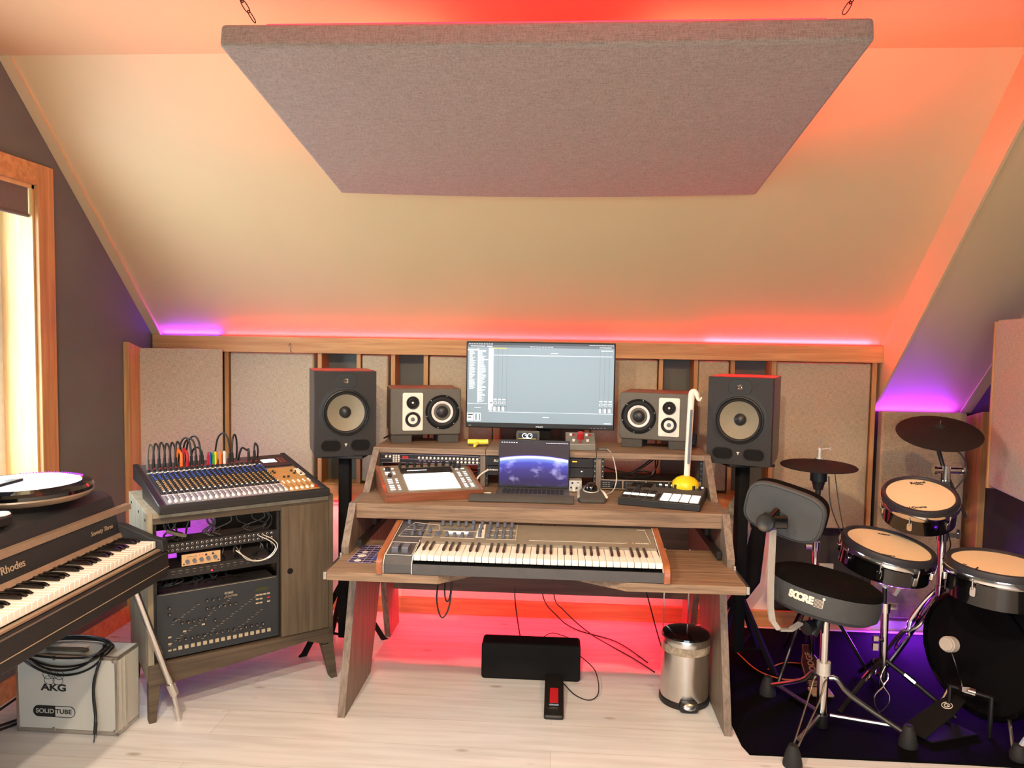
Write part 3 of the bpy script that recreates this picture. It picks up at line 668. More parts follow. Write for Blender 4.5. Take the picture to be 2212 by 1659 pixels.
for k in range(7): b.bc(LX0+.016+k*.011, 3.3236, 1.056, .006, .0004, .0022)
for k in range(14): b.bc(-.045+k*.0072, 3.3236, 1.0555, .004, .0004, .002)
obj('menu_bar_text', b, 'lcdw', ld, True)
tag(obj('wrist_rest', B().prism([(3.075, .834), (3.072, .842), (3.085, .853), (3.12, .8575), (3.15, .856), (3.165, .848), (3.165, .834)], 'x', -.368, .078), 'pad', bev=.009, seg=4), 'long padded grey wrist rest in front of the laptop', 'wrist rest')
# trackball
t = thing('trackball_mouse', 'grey trackball mouse with a big dark ball right of the laptop', 'trackball', (.155, 3.20, .834), .06)
b = B(); prof = [(-.058, -.095), (.050, -.095), (.062, -.06), (.048, .04), (.03, .075), (-.03, .075), (-.048, .04), (-.066, -.06)]
b.prism(prof, 'z', 0, .020); 
for v in b.bm.verts:
    if v.co.z > .01: v.co.z = .016+(v.co.y+.095)*.16; v.co.x *= .9
obj('body', b, 'pad', t, bev=.008, seg=3)
obj('ball', B().lathe([(0, -.028)]+[(.028*math.sin(a), -.028*math.cos(a)) for a in [PI*k/14 for k in range(1, 14)]]+[(0, .028)], 28, (0, .018, .042)), 'blkg', t)
obj('ring', B().tube([(.033*math.cos(a), .018+.033*math.sin(a), .036+.005*math.sin(a)) for a in [2*PI*k/20 for k in range(20)]], .003, 6, 1, True), 'silver', t)
for s in (-1, 1): obj('side_button', B().tube([(s*.046, .055, .026), (s*.054, 0, .028), (s*.060, -.055, .020)], .006, 8), 'silver' if s < 0 else 'cream', t)
# wood framed pad controller
t = thing('pad_controller', 'pad controller in a mahogany frame with a lit white pad field, left of the laptop', 'controller', (-.707, 3.00, .834), math.atan2(.15, .39))
Wp, Dp, h0, h1 = .425, .315, .038, .105
side = [(0, 0), (Dp, 0), (Dp, h1), (0, h0)]
for x in (0, Wp-.014): obj('side_board', B().prism(side, 'x', x, x+.014), 'redwood', t, bev=.001)
obj('front_board', B().box(.014, Wp-.014, 0, .014, 0, h0), 'redwood', t, bev=.001); obj('rear_board', B().box(.014, Wp-.014, Dp-.014, Dp, 0, h1-.003), 'redwood', t, bev=.001)
SL = Matrix.Translation((0, 0, h0)) @ Matrix.Rotation(math.atan((h1-h0)/Dp), 4, 'X')
b = B(); b.X = SL; b.box(.014, Wp-.014, .014, Dp*1.02-.014, -.03, -.001); obj('panel', b, 'synth', t)
b = B(); b.X = SL; b.box(.105, .330, .030, .190, -.001, .003); b.mi = 1
b.box(.100, .335, .215, .275, -.001, .0015)
obj('pad_field', b, ['padw', 'pcb'], t)
b = B(); b.X = SL
b.box(.11, .32, .201, .2035, 0, .0015); b.box(.13, .22, .24, .242, 0, .003)
for y in (.04, .06, .08, .11, .13, .15, .21, .23, .27): b.box(.03, .05, y, y+.005, 0, .0018); b.box(.064, .074, y, y+.005, 0, .0018)
for y in (.035, .05, .065, .09, .11, .13, .16, .18, .2, .24): b.box(.352, .366, y, y+.004, 0, .0018); b.box(.38, .395, y+.004, y+.008, 0, .0018)
obj('lit_buttons', b, 'lcdw', t)
b = B(); b.X = SL
for k in range(8):
    b.cyl((.105+k*.0335, .290, 0), (.105+k*.0335, .290, .020), .0068, n=12)
b.cyl((.045, .255, 0), (.045, .255, .014), .012, n=16); b.cyl((.045, .185, 0), (.045, .185, .012), .0085, n=16); b.cyl((.365, .27, 0), (.365, .27, .012), .020, n=20)
obj('encoders', b, 'knobk', t)
# groovebox controller
t = thing('groove_controller', 'dark groove controller with white square pads on the right end of the desktop', 'controller', (.262, 3.100, .834), math.atan2(-.093, .321))
wg, dg = .338, .30
b = B().prism([(0, 0), (0, .030), (.30, .045), (.30, 0)], 'x', 0, wg); obj('body', b, 'blk', t, bev=.003)
SL = Matrix.Translation((0, 0, .0305)) @ Matrix.Rotation(math.atan(.05), 4, 'X')
b = B(); b.X = SL
b.box(.005, wg-.005, .005, .295, 0, .0008); obj('top_plate', b, 'pad', t)
b = B(); b.X = SL
for i in range(4):
    for j in range(3): b.rbox(.172+i*.040, .207+i*.040, .012+j*.040, .047+j*.040, .0008, .004, .003, 'z', 2)
obj('drum_pads', b, 'padw', t)
b = B(); b.X = SL
for i in range(4): b.rbox(.010+i*.034, .040+i*.034, .062, .090, .0008, .004, .003, 'z', 2)
for i in range(8): b.box(.12+i*.026, .142+i*.026, .272, .282, .0008, .005)
obj('lit_buttons', b, 'padw', t)
b = B(); b.X = SL
for i in range(4):
    for y in (.012, .036): b.box(.012+i*.034, .038+i*.034, y, y+.018, .0008, .003)
    for y in (.110, .14): b.box(.012+i*.034, .038+i*.034, y, y+.018, .0008, .003)
for y in range(6): b.box(.150, .164, .012+y*.018, .026+y*.018, .0008, .003)
b.box(.012, .055, .21, .285, .0008, .002); b.box(.060, .105, .21, .285, .0008, .002)
obj('dark_buttons', b, 'pcb', t)
b = B(); b.X = SL
for i in range(8): b.cyl((.130+i*.026, .235, .0008), (.130+i*.026, .235, .018), .0062, n=12)
b.cyl((.055, .185, .0008), (.055, .185, .018), .010, n=14)
obj('encoders', b, 'knobk', t)
# tadpole instrument (plain head, no face)
t = thing('note_shaped_instrument', 'white note shaped toy instrument with a round yellow head standing behind the groove controller', 'toy instrument', (.575, 3.30, .834))
obj('head', B().lathe([(0, 0), (.030, .003), (.050, .018), (.060, .042), (.056, .064), (.040, .080), (.018, .089), (0, .091)], 28, (.575, 3.30, .840)), 'yel', t, True)
b = B().cyl((.580, 3.302, .918), (.594, 3.325, 1.275), .0135, .0145, 14)
b.tube([(.594, 3.325, 1.268), (.596, 3.325, 1.296), (.606, 3.322, 1.303), (.616, 3.318, 1.292), (.621, 3.316, 1.274), (.629, 3.316, 1.266), (.638, 3.316, 1.279)], lambda q: .0145-.011*q**1.6, 10)
obj('neck', b, 'cream', t, True)
obj('ribbon_strip', B().rbox(-.005, .005, -.002, .002, -.12, .12, .004, 'y'), 'knobg', t).matrix_local = Matrix.Translation((.012, .002, .27)) @ Matrix.Rotation(.04, 4, 'Y') @ Matrix.Rotation(-.064, 4, 'X') @ Matrix.Translation((0, -.014, 0))
tag(obj('braided_cable', B().tube([(.640, 3.74, 1.0), (.660, 3.72, 1.03), (.690, 3.76, .98), (.72, 3.77, .86), (.74, 3.78, .70), (.75, 3.80, .50), (.76, 3.82, .3)], .0045, 6), 'gold'), 'mottled cable hanging down behind the right end of the shelf', 'cable')

# ---- on the hutch top
t = thing('monitor', 'wide screen computer monitor showing a grey music program', 'monitor', (-.088, 3.70, 1.0095))
bm_ = B(); bm_.X = Matrix.Translation((-.088, 3.68, 0)); obj('housing', bm_.box(-.371, .371, 0, .035, 1.078, 1.510), 'blk', t, True, bev=.004)
obj('stand', B().box(-.10, -.03, 3.715, 3.735, 1.02, 1.25).box(-.22, .035, 3.54, 3.74, 1.0095, 1.026).box(.013, .022, 3.69, 3.70, 1.02, 1.10), 'blkm', t, True, bev=.003)
b = B(); sx0, sx1, sz0, sz1 = -.452, .276, 1.104, 1.503; yy = 3.6795
def q(x0, x1, z0, z1, m, d=.0003):   # unit coordinates on the screen
    b.mi = m; X0 = sx0+(sx1-sx0)*x0; X1 = sx0+(sx1-sx0)*x1; Z0 = sz0+(sz1-sz0)*z0; Z1 = sz0+(sz1-sz0)*z1
    b.box(X0, X1, yy-d, yy-d+.0002, Z0, Z1)
q(0, 1, 0, 1, 0, .0002)
q(0, 1, .975, 1, 3, .0004); q(0, 1, .945, .975, 4, .0004)
q(.0, .14, .22, .93, 0, .0004)
random.seed(3)
for k in range(40):
    z = .915-k*.0145
    if z < .42: break
    q(.012, .012+.02+random.random()*.025, z, z+.008, 1, .0006)
for k in range(45): q(.078, .078+.02+random.random()*.03, .9-k*.0145, .908-k*.0145, 1, .0006)
q(.07, .078, .25, .93, 1, .0005); q(.0, .07, .905, .92, 1, .0006); q(.07, .145, .785, .795, 1, .0006)
q(.145, .178, .16, .94, 1, .0005); q(.178, .27, .93, .94, 2, .0006)
for x in (.21, .24, .27): q(x, x+.0012, .14, .93, 4, .0005)
q(.145, .985, .845, .853, 1, .0006); q(.57, .62, .875, .882, 1, .0006)
for x in (.905, .937, .968): q(x, x+.0012, .14, .93, 4, .0005)
q(.91, .99, .915, .925, 1, .0006); q(.0, .14, .235, .24, 1, .0006); q(.148, 1, .135, .139, 1, .0006); q(.05, .095, .185, .19, 1, .0006); q(.52, .565, .075, .081, 1, .0006)
for x in (.155, .182, .212, .242, .905, .937, .968):
    q(x, x+.022, .15, .20, 1, .0006); q(x+.016, x+.021, .15, .21, 3, .0008); q(x+.003, x+.02, .245, .255, 3, .0008); q(x, x+.022, .235, .265, 1, .0006); q(x, x+.022, .285, .30, 1, .0006)
q(0, .045, .02, .12, 1, .0006); q(.05, .095, .02, .12, 1, .0006); q(.005, .04, .09, .105, 3, .0008); q(.005, .03, .055, .07, 3, .0008); q(.055, .07, .03, .11, 0, .0008); q(.08, .092, .03, .11, 0, .0008)
for k in range(10): q(.008+k*.017, .02+k*.017, .982, .99, 1, .0008)
for k in range(16): q(.83+k*.0105, .837+k*.0105, .982, .99, 1, .0008)
for k in range(8): q(.43+k*.02, .445+k*.02, .955, .962, 1, .0008)
q(.02, .12, .955, .962, 1, .0008); q(.13, .17, .953, .962, 1, .0008); q(.9, .98, .957, .962, 1, .0008); q(.94, .985, .012, .022, 1, .0008)
obj('screen', b, ['screen', 'scrl', 'scry', 'scrd', 'scrg'], t, True)
b = B().text('PHILIPS', .011, Matrix.Translation((-.088, 3.6795, 1.087)) @ FRONT, .0003, bold=.0003); b.text('243V', .006, Matrix.Translation((-.437, 3.6795, 1.088)) @ FRONT, .0003)
for k in range(5): b.bc(.17+k*.017, 3.6796, 1.086, .006, .0004, .0012)
obj('lettering', b, 'silver', t, True)
# desk clock
t = thing('desk_clock', 'small dark desk device showing two round white eyes under the monitor', 'clock', (-.14, 3.58, 1.026))
obj('body', B().rbox(-.196, -.083, 3.56, 3.60, 1.031, 1.077, .008), 'grey', t, True, bev=.002); obj('foot', B().rbox(-.19, -.09, 3.545, 3.61, 1.026, 1.033, .003), 'pad', t, True)
sc = obj('display', B().box(-.185, -.093, 3.5590, 3.5600, 1.040, 1.070), 'scrd', t, True)
b = B()
for x in (-.155, -.130):
    b.mi = 0; b.cyl((x, 3.559, 1.057), (x, 3.5580, 1.057), .0125, n=20); b.mi = 1; b.cyl((x, 3.5582, 1.0565), (x, 3.5574, 1.0565), .0095, n=18); b.mi = 0; b.cyl((x+.003, 3.5576, 1.059), (x+.003, 3.557, 1.059), .0022, n=8)
b.bc(-.1425, 3.558, 1.047, .034, .001, .006); b.mi = 2; b.bc(-.115, 3.5585, 1.043, .03, .001, .0015); b.bc(-.17, 3.5585, 1.043, .03, .001, .0015)
obj('eyes_graphic', b, ['lcdw', 'blk', 'scry'], sc, True)
# red knob controller
t = thing('monitor_controller', 'grey sloped volume controller with a large red knob under the monitor', 'controller', (.110, 3.50, 1.0095))
obj('body', B().prism([(3.445, 1.0095), (3.445, 1.032), (3.575, 1.078), (3.585, 1.0095)], 'x', .042, .182), 'ctl', t, True, bev=.002)
SL = Matrix.Translation((.112, 3.445, 1.0325)) @ Matrix.Rotation(math.atan2(.046, .13), 4, 'X')
b = B(); b.X = SL; b.cyl((0, .075, 0), (0, .075, .030), .0165, .0155, 8); b.cyl((0, .075, 0), (0, .075, .004), .018, n=16); obj('volume_knob', b, 'red', t, True, sharp=20)
b = B(); b.X = SL
for x, y in ((-.045, .103), (.03, .103), (-.032, .045), (.034, .045)): b.rbox(x-.006, x+.006, y-.006, y+.006, 0, .008, .002, 'z', 2)
b.box(-.068, .068, .008, .0095, 0, .0006)
obj('white_button', b, 'white', t, True)
b = B(); b.X = SL
for x, y in ((-.032, .105), (.046, .105), (0, .03)): b.rbox(x-.006, x+.006, y-.004, y+.004, 0, .006, .002, 'z', 2)
obj('red_button', b, 'red', t, True)
# yellow toy
t = thing('yellow_squeeze_toy', 'small yellow T shaped plastic toy on the shelf left of the monitor foot', 'toy', (-.374, 3.49, 1.0095))
obj('bar', B().tube([(-.424, 3.50, 1.030), (-.40, 3.50, 1.030), (-.35, 3.50, 1.030), (-.326, 3.50, 1.032)], .0125, 12), 'yelp', t, True)
obj('spout', B().cyl((-.378, 3.49, 1.026), (-.386, 3.455, 1.018), .010, .0075, 12).lathe([(0, 0), (.0075, 0), (.007, .003), (0, .005)], 12, (-.386, 3.455, 1.018), (-.1, -1, -.2)), 'yelp', t, True)
obj('base_block', B().box(-.415, -.335, 3.515, 3.55, 1.0095, 1.038), 'redwood', t, True, bev=.002)
# small hub with cable
t = thing('cable_adapter', 'small grey oval adapter with a thin grey cable on the right end of the shelf', 'adapter', (.215, 3.47, 1.0095))
obj('body', B().rbox(.192, .240, 3.452, 3.478, 1.010, 1.022, .008, 'z'), 'grey', t, True, bev=.002)
obj('cable', B().tube([(.236, 3.455, 1.017), (.252, 3.40, 1.006), (.267, 3.37, .96), (.275, 3.35, .90), (.262, 3.33, .853), (.235, 3.30, .838), (.20, 3.275, .838)], .0028, 6), 'silver', t, True)
tag(obj('network_adapter', B().box(-.055, .02, 3.48, 3.53, 1.0095, 1.028), 'blk', bev=.003), 'small black box behind the laptop lid between clock and red knob controller', 'adapter')

# ---- small three way monitors
def small_speaker(x, name_side, label, mir, rz):
    t = thing('three_way_speaker', label, 'loudspeaker', (x, 3.555, 1.050), rz, 'pair of small three way studio monitors')
    w, h, d = .345, .228, .26
    obj('cabinet', B().rbox(-w/2, w/2, 0, d, 0, h, .014), 'grey', t, bev=.006, seg=3)
    m = mir
    wf = B().lathe([(.083, 0), (.084, .004), (.078, .006), (.074, .004)], 40, (m*.080, -.001, .112), (0, -1, 0)); wfo = obj('woofer', wf, 'blkm', t)
    obj('surround', B().lathe([(.074, .002), (.066, .007), (.056, .003), (.052, -.004)], 40, (m*.080, -.001, .112), (0, -1, 0)), 'rubber', wfo)
    obj('cone', B().lathe([(.0535, .0015), (.050, .003), (.031, -.006)], 40, (m*.080, -.001, .112), (0, -1, 0)), 'conew', wfo)
    obj('dust_cap', B().lathe([(.032, -.006), (.027, .006), (.016, .013), (0, .016)], 32, (m*.080, -.001, .112), (0, -1, 0)), 'knobk', wfo)
    b = B()
    for k in range(6): a = k*PI/3+.26; b.cyl((m*.080+.079*math.cos(a), -.004, .112+.079*math.sin(a)), (m*.080+.079*math.cos(a), -.008, .112+.079*math.sin(a)), .0025, n=8)
    obj('screws', b, 'alu', wfo)
    pl = obj('baffle_plate', B().rbox(-m*.064-.049, -m*.064+.049, -.004, .001, .022, .206, .008), 'cream', t, bev=.001)
    tw = obj('tweeter', B().lathe([(0, .004), (.0315, .004), (.0315, .009), (.028, .009), (.022, .004), (.017, .007), (.012, .004), (.009, .006), (.006, .009), (0, .012)], 32, (-m*.064, -.001, .158), (0, -1, 0)), 'blk', t)
    obj('dome', B().lathe([(.006, .008), (.005, .012), (0, .014)], 16, (-m*.064, -.001, .158), (0, -1, 0)), 'silver', tw)
    md = obj('midrange', B().lathe([(.037, .003), (.037, .008), (.034, .009), (.030, .006), (.012, -.002)], 36, (-m*.064, -.001, .077), (0, -1, 0)), 'knobk', t)
    obj('dust_cap', B().lathe([(.012, -.001), (.009, .006), (0, .010)], 20, (-m*.064, -.001, .077), (0, -1, 0)), 'knobg', md)
    obj('lettering', B().text('BAREFOOT', .0085, Matrix.Translation((-m*.064, -.0048, .031)) @ FRONT, .0003, sx=1.4), 'silver', pl)
    return t
small_speaker(-.638, 'l', 'small grey three way speaker left of the monitor, woofer toward the screen', 1, .29)
small_speaker(.469, 'r', 'small grey three way speaker right of the monitor, woofer toward the screen', -1, -.25)
def riser(x, y, rz, lab):
    t = thing('foam_riser', lab, 'speaker riser', (x, y, 1.0095), rz, 'grey foam risers under the small speakers')
    obj('block', B().box(-.05, .05, 0, .20, 0, .0405), 'pad', t, bev=.003)
riser(-.752, 3.528, .29, 'grey foam riser under the outer end of the left small speaker')
riser(-.532, 3.594, .29, 'grey foam riser under the woofer end of the left small speaker')
riser(.362, 3.588, -.25, 'grey foam riser under the woofer end of the right small speaker')
riser(.580, 3.532, -.25, 'grey foam riser under the outer end of the right small speaker')
tag(obj('power_plug', B().rbox(-.845, -.81, 3.68, 3.73, 1.012, 1.065, .012), 'blk', bev=.003), 'black round cornered power plug behind the left small speaker', 'plug')
tag(obj('power_plug', B().rbox(.655, .69, 3.68, 3.73, 1.012, 1.075, .012), 'blk', bev=.003), 'black round cornered power plug behind the right small speaker', 'plug')

# ---- large speakers
def big_speaker(loc, rz, label):
    t = thing('studio_speaker', label, 'loudspeaker', loc, rz, 'pair of large black studio speakers')
    w, h, d = .283, .40, .33
    obj('cabinet', B().prism([(.045, 0), (.045, h), (d, h), (d, .04), (d-.05, 0)], 'x', -w/2, w/2), 'cabside', t, bev=.002)
    b = B(); cz, R_ = .205, .0875
    for s in (-1, 1):   # baffle in two halves round the woofer opening
        arc = [(s*R_*math.cos(a), cz+R_*math.sin(a)) for a in [-PI/2+PI*k/20 for k in range(21)]]
        b.prism([(0, .001), (s*(w/2-.001), .001), (s*(w/2-.001), h-.001), (0, h-.001)]+arc[::-1], 'y', -.012, .044)
    obj('front_baffle', b, 'cab', t)
    wf = obj('woofer', B().lathe([(.124, 0), (.124, .0015), (.109, .002), (.107, .008), (.102, .010), (.098, .006)], 48, (0, -.012, .205), (0, -1, 0)), 'blk', t)
    obj('surround', B().lathe([(.099, .004), (.095, .009), (.089, .006), (.086, 0)], 48, (0, -.012, .205), (0, -1, 0)), 'rubber', wf)
    obj('cone', B().lathe([(.0875, .001), (.055, -.022), (.027, -.034)], 48, (0, -.012, .205), (0, -1, 0)), 'cone', wf)
    obj('dust_cap', B().lathe([(.028, -.034), (.025, -.022), (.015, -.014), (0, -.011)], 28, (0, -.012, .205), (0, -1, 0)), 'knobk', wf)
    tw = obj('tweeter_plate', B().rbox(-.052, .052, -.0145, -.011, .322, .388, .028), 'blk', t, bev=.001)
    obj('tweeter_dome', B().lathe([(.013, .0), (.0125, .004), (.008, .001), (.004, -.001), (0, -.001)], 24, (0, -.015, .355), (0, -1, 0)), 'chrome', tw)
    for x in (-.068, .068):
        pt = obj('bass_port', B().rbox(x-.045, x+.045, -.0135, -.011, .025, .077, .024), 'blkm', t)
        ps = [(x+.021+.025*math.cos(a), -.014, .051+.026*math.sin(a)) for a in [-PI/2+PI*k/8 for k in range(9)]]+[(x-.021+.025*math.cos(a), -.014, .051+.026*math.sin(a)) for a in [PI/2+PI*k/8 for k in range(9)]]
        obj('port_rim', B().tube(ps, .0022, 6, 1, True), 'cab', pt)
    obj('emblem', B().prism([(-.007, .060), (.007, .060), (.004, .055), (-.004, .055)], 'y', -.0140, -.0125).prism([(-.002, .055), (.002, .055), (.0015, .047), (-.0015, .047)], 'y', -.0140, -.0125), 'cream', t)
    return t
big_speaker((-.990, 3.40, .962), .40, 'large black studio speaker on its stand left of the desk')
big_speaker((.826, 3.40, .968), -.38, 'large black studio speaker on its stand right of the desk')
def spk_stand(x, y, z1, rz, lab):
    t = thing('speaker_stand', lab, 'speaker stand', (x, y, 0), rz, 'pair of black speaker stands')
    obj('column', B().rbox(-.028, .028, -.028, .028, .06, z1-.012, .012, 'z', 2), 'blkm', t)
    obj('top_plate', B().box(-.11, .11, -.10, .14, z1-.012, z1), 'blk', t, bev=.002)
    l0 = None
    for k in range(4):
        a = rad(35+90*k)
        if l0 is None:
            l0 = obj('leg', B().prism([(.02, .30), (.02, .34), (.21, .012), (.225, 0), (.19, 0)], 'y', -.009, .009), 'blkm', t); l0.rotation_euler = (0, 0, a)
            br = obj('brace', B().cyl((.02, 0, .07), (.14, 0, .11), .006), 'blkm', l0)
        else:
            c = part(l0, t, (0, 0, 0), (0, 0, a)); d = br.copy(); COL.objects.link(d); d.parent = c
spk_stand(-1.018, 3.49, .962, 0, 'black column speaker stand between cabinet and desk')
spk_stand(.875, 3.51, .968, .2, 'black column speaker stand behind the drum throne')
tag(obj('speaker_cable', B().tube([(-.86, 3.62, 1.02), (-.84, 3.66, 1.03), (-.815, 3.69, 1.035)], .004, 6), 'blk'), 'short black cable between the left large speaker and the left power plug', 'cable')

# ---- under the desk
t = thing('pedal_bin', 'round brushed steel pedal bin with a dark lid under the right end of the desk', 'bin', (.563, 3.112, 0))
obj('base_ring', B().lathe([(0, 0), (.102, 0), (.105, .004), (.105, .024), (.101, .028)], 40), 'blk', t)
obj('barrel', B().lathe([(.1, .026), (.1, .262)], 48), 'steel', t)
obj('bin_liner', B().lathe([(.1012, .262), (.1025, .238), (.1005, .225), (.1, .25)], 32), 'bagm', t)
obj('rim', B().lathe([(.101, .258), (.103, .260), (.1035, .284), (.101, .288), (.098, .288)], 48), 'steel', t)
obj('lid', B().lathe([(.1, .286), (.097, .295), (.075, .303), (.04, .307), (0, .308)], 40), 'blkg', t)
b = B().rbox(-.038, .038, -.128, -.10, .006, .045, .012); b.mi = 1; b.lathe([(0, 0), (.024, .001), (.022, .005), (0, .009)], 20, (0, -.130, .031), (0, -1, .5), 1.15, .65)
obj('foot_pedal', b, ['blk', 'chrome'], t, bev=.002)
o = obj('floor_block', B().rbox(-.318, .125, 3.225, 3.33, .0, .163, .014), 'blkm', bev=.008, seg=3); tag(o, 'long black foam block standing on the floor under the middle of the desk', 'foam block')
t = thing('sustain_pedal', 'black keyboard pedal with a red tread on the floor in front of the foam block', 'pedal', (.010, 3.0, 0))
obj('housing', B().prism([(-.115, 0), (-.115, .018), (-.06, .030), (.06, .058), (.10, .060), (.19, .045), (.20, 0)], 'x', -.040, .040), 'blk', t, bev=.008, seg=3)
obj('tread', B().prism([(-.052, .034), (-.052, .040), (.03, .066), (.03, .052)], 'x', -.018, .018), 'red', t, bev=.004)
obj('tread_edge', B().rbox(-.020, .020, -.060, -.050, .033, .040, .003), 'chrome', t)
def cable(pts, lab, r=.003, mat='blk', name='floor_cable', grp=None):
    tag(obj(name, B().tube(pts, r, 6), mat), lab, 'cable', grp)
cable([(-.20, 3.70, .62), (-.20, 3.72, .30), (-.19, 3.68, .16), (-.14, 3.5, .01), (-.09, 3.36, .006), (-.06, 3.335, .012)], 'thin black cable dropping from the desk to the left half of the foam block')
cable([(-.07, 3.70, .60), (-.06, 3.76, .22), (.02, 3.86, .06), (.12, 3.82, .006), (.32, 3.68, .006), (.45, 3.45, .006)], 'black cable crossing the floor behind the foam block toward the bin')
cable([(.00, 3.70, .60), (.0, 3.76, .22), (.06, 3.88, .08), (.20, 3.76, .006), (.38, 3.50, .006), (.47, 3.35, .006)], 'second black cable sagging from the desk middle to the bin')
cable([(-.06, 3.335, .14), (-.01, 3.345, .172), (.04, 3.34, .166), (.09, 3.335, .15)], 'short black cable arching over the top of the foam block', .002)
cable([(.125, 3.30, .09), (.19, 3.22, .06), (.20, 3.10, .02), (.16, 3.06, .004), (.10, 3.10, .004), (.05, 3.2, .006), (.03, 3.20, .02)], 'thin black cable looping from the foam block to the keyboard pedal', .0022)
cable([(-.455, 2.95, .617), (-.462, 2.85, .50), (-.440, 2.84, .42), (-.41, 2.85, .47), (-.405, 2.9, .617)], 'black cable loop hanging under the left part of the tray', .003)
cable([(-.435, 2.95, .617), (-.435, 2.88, .52), (-.425, 2.87, .475), (-.412, 2.88, .50), (-.408, 2.92, .617)], 'shorter black cable loop hanging inside the longer one under the tray', .003)
cable([(.40, 3.70, .50), (.45, 3.5, .30), (.50, 3.36, .12), (.55, 3.33, .02)], 'black cable hanging down behind the bin', .003)
t = thing('metal_strips', 'two thin pale metal strips hanging behind the bin under the tray', 'metal strip', (.57, 3.30, .40))
obj('strip', B().box(.492, .497, 3.29, 3.30, .18, .60), 'alu', t, True); obj('strip', B().box(.600, .605, 3.29, 3.30, .25, .60), 'alu', t, True)
o = obj('plastic_bag', B().lathe([(0, -.01), (.06, .02), (.075, .10), (.06, .17), (.03, .23), (.012, .26)], 14, (.88, 3.62, .52), (0, 0, 1), 1, .5), 'bagm')
for v in o.data.vertices: v.co += Vector((random.uniform(-.008, .008),)*3)
tag(o, 'crumpled clear plastic bag hanging behind the right end of the desk', 'bag')

t = thing('wall_glow_cover', 'added black shape covering the red lit wall behind the right speaker stand', 'bag', (1.0, 3.82, .20))
obj('cover_body', B().prism([(.925, .68), (1.085, .66), (1.055, .30), (.985, .20), (.925, .24)], 'y', 3.78, 3.86), 'blkm', t, True, bev=.02, seg=3)
obj('cover_hanger', B().tube([(.98, 3.82, .66), (.99, 3.90, .70), (1.0, 3.962, .66)], .008, 6), 'blkm', t, True)
# black shape added to darken the red lit wall beside the desk
# ================================================================== CABINET, angled at the left
CA = math.atan2(.451, .58)
t = cab = thing('equipment_cabinet', 'dark stained wooden rack cabinet on splayed legs carrying the mixing console', 'cabinet', (-1.564, 2.707, 0), CA)
CW, CD, CH = .745, .50, .83
# side panels with a slanted rear top edge, front flush
for x in (0, CW-.022): obj('side_panel', B().prism([(0, .155), (CD, .155), (CD, CH-.0), (0, CH)], 'x', x, x+.022), 'stain_lit' if x == 0 else 'stain', t, bev=.002)  # left side takes the paler stain, window light put into its colour
obj('top_board', B().box(0.022, CW-.022, 0, CD, CH-.022, CH), 'stain_lit', t, bev=.001)
obj('bottom_board', B().box(.022, CW-.022, 0, CD, .215, .235), 'stainx', t)
obj('interior_dark_board', B().box(.022, CW-.022, CD-.012, CD, .235, .47).box(.36, CW-.022, CD-.012, CD, .47, .70).box(.022, .09, CD-.012, CD, .47, .80).box(.09, .25, CD-.012, CD, .64, .80), 'stainx', t)  # boards added to darken the open-backed interior, gaps keep the glow visible
obj('front_rail', B().prism([(0, .150), (0, .232), (CW, .232), (CW, .165), (CW-.04, .165), (CW-.12, .195), (.12, .15)], 'y', -.004, .018), 'stainx', t, bev=.002)
obj('lintel', B().box(.022, CW-.022, 0, .02, .785, .808), 'stainx', t)
l = None
for i, (x, y, sx) in enumerate(((.0, .0, .0), (CW-.05, 0, .03), (0, CD-.05, 0), (CW-.05, CD-.05, .03))):
    b = B(); pts = [(x+sx+.012, 0), (x+sx+.04, 0), (x+.052, .16), (x, .16)] if i % 2 else [(x, 0), (x+.026, 0), (x+.045, .16), (x, .16)]
    obj('leg', b.prism(pts, 'y', y, y+.045), 'stainx', t, bev=.002)
dr = obj('door', B().box(.515, CW-.024, -.006, .014, .238, .800), 'stain', t, bev=.0015)
obj('finger_hole', B().cyl((.552, -.0075, .519), (.552, -.005, .519), .0125, n=24), 'blkm', dr)
obj('rack_strip', B().box(.024, .036, .012, .03, .24, .785), 'blk', t); obj('rack_strip', B().box(.500, .512, .012, .03, .24, .785), 'blk', t)
for k, (y, z) in enumerate(((.03, .80), (.20, .80), (.40, .80))): obj('screw', B().lathe([(0, 0), (.006, 0), (.005, .002), (0, .003)], 10, (-.0003, y, z), (-1, 0, 0)), 'dmetal', t)
CF = frame((-1.564, 2.707, 0), CA)
def cabworld(p): return CF @ Vector(p)
def cabthing(name, label, cat, p, grp=None): return thing(name, label, cat, tuple(cabworld(p)), CA, grp)
# patch bay, preamp, two rack units, groove box
t = cabthing('patch_bay', 'black patch bay with two rows of jack sockets in the cabinet', 'patch bay', (.268, .01, .66))
b = B().box(-.232, .232, 0, .004, 0, .042); b.mi = 1
for r in range(2):
    for k in range(24): b.tube([(-.212+k*.0184+.0042*math.cos(a), -.001, .012+r*.018+.0042*math.sin(a)) for a in [PI*q/4 for q in range(8)]], .0012, 4, 1, True)
obj('faceplate', b, ['pcb', 'alu'], t); obj('chassis', B().box(-.21, .21, .004, .12, .002, .04), 'blk', t)
t = cabthing('microphone_preamp', 'small sand coloured preamp with five dark knobs in the cabinet', 'preamp', (.197, .0, .605))
obj('faceplate', B().rbox(-.073, .073, 0, .005, 0, .046, .002), 'sand', t, bev=.001); obj('chassis', B().box(-.07, .07, .005, .12, .003, .043), 'pcb', t)
k0 = obj('knob', B().cyl((0, 0, 0), (0, -.010, 0), .0078, .0068, 14), 'knobg', t); k0.location = (-.052, 0, .018)
for k in range(1, 5): part(k0, t, (-.052+k*.026, 0, .018+(.001*k)))
b = B()
for k in range(8): b.bc(-.052+k*.005, -.001, .036, .0022, .001, .0022)
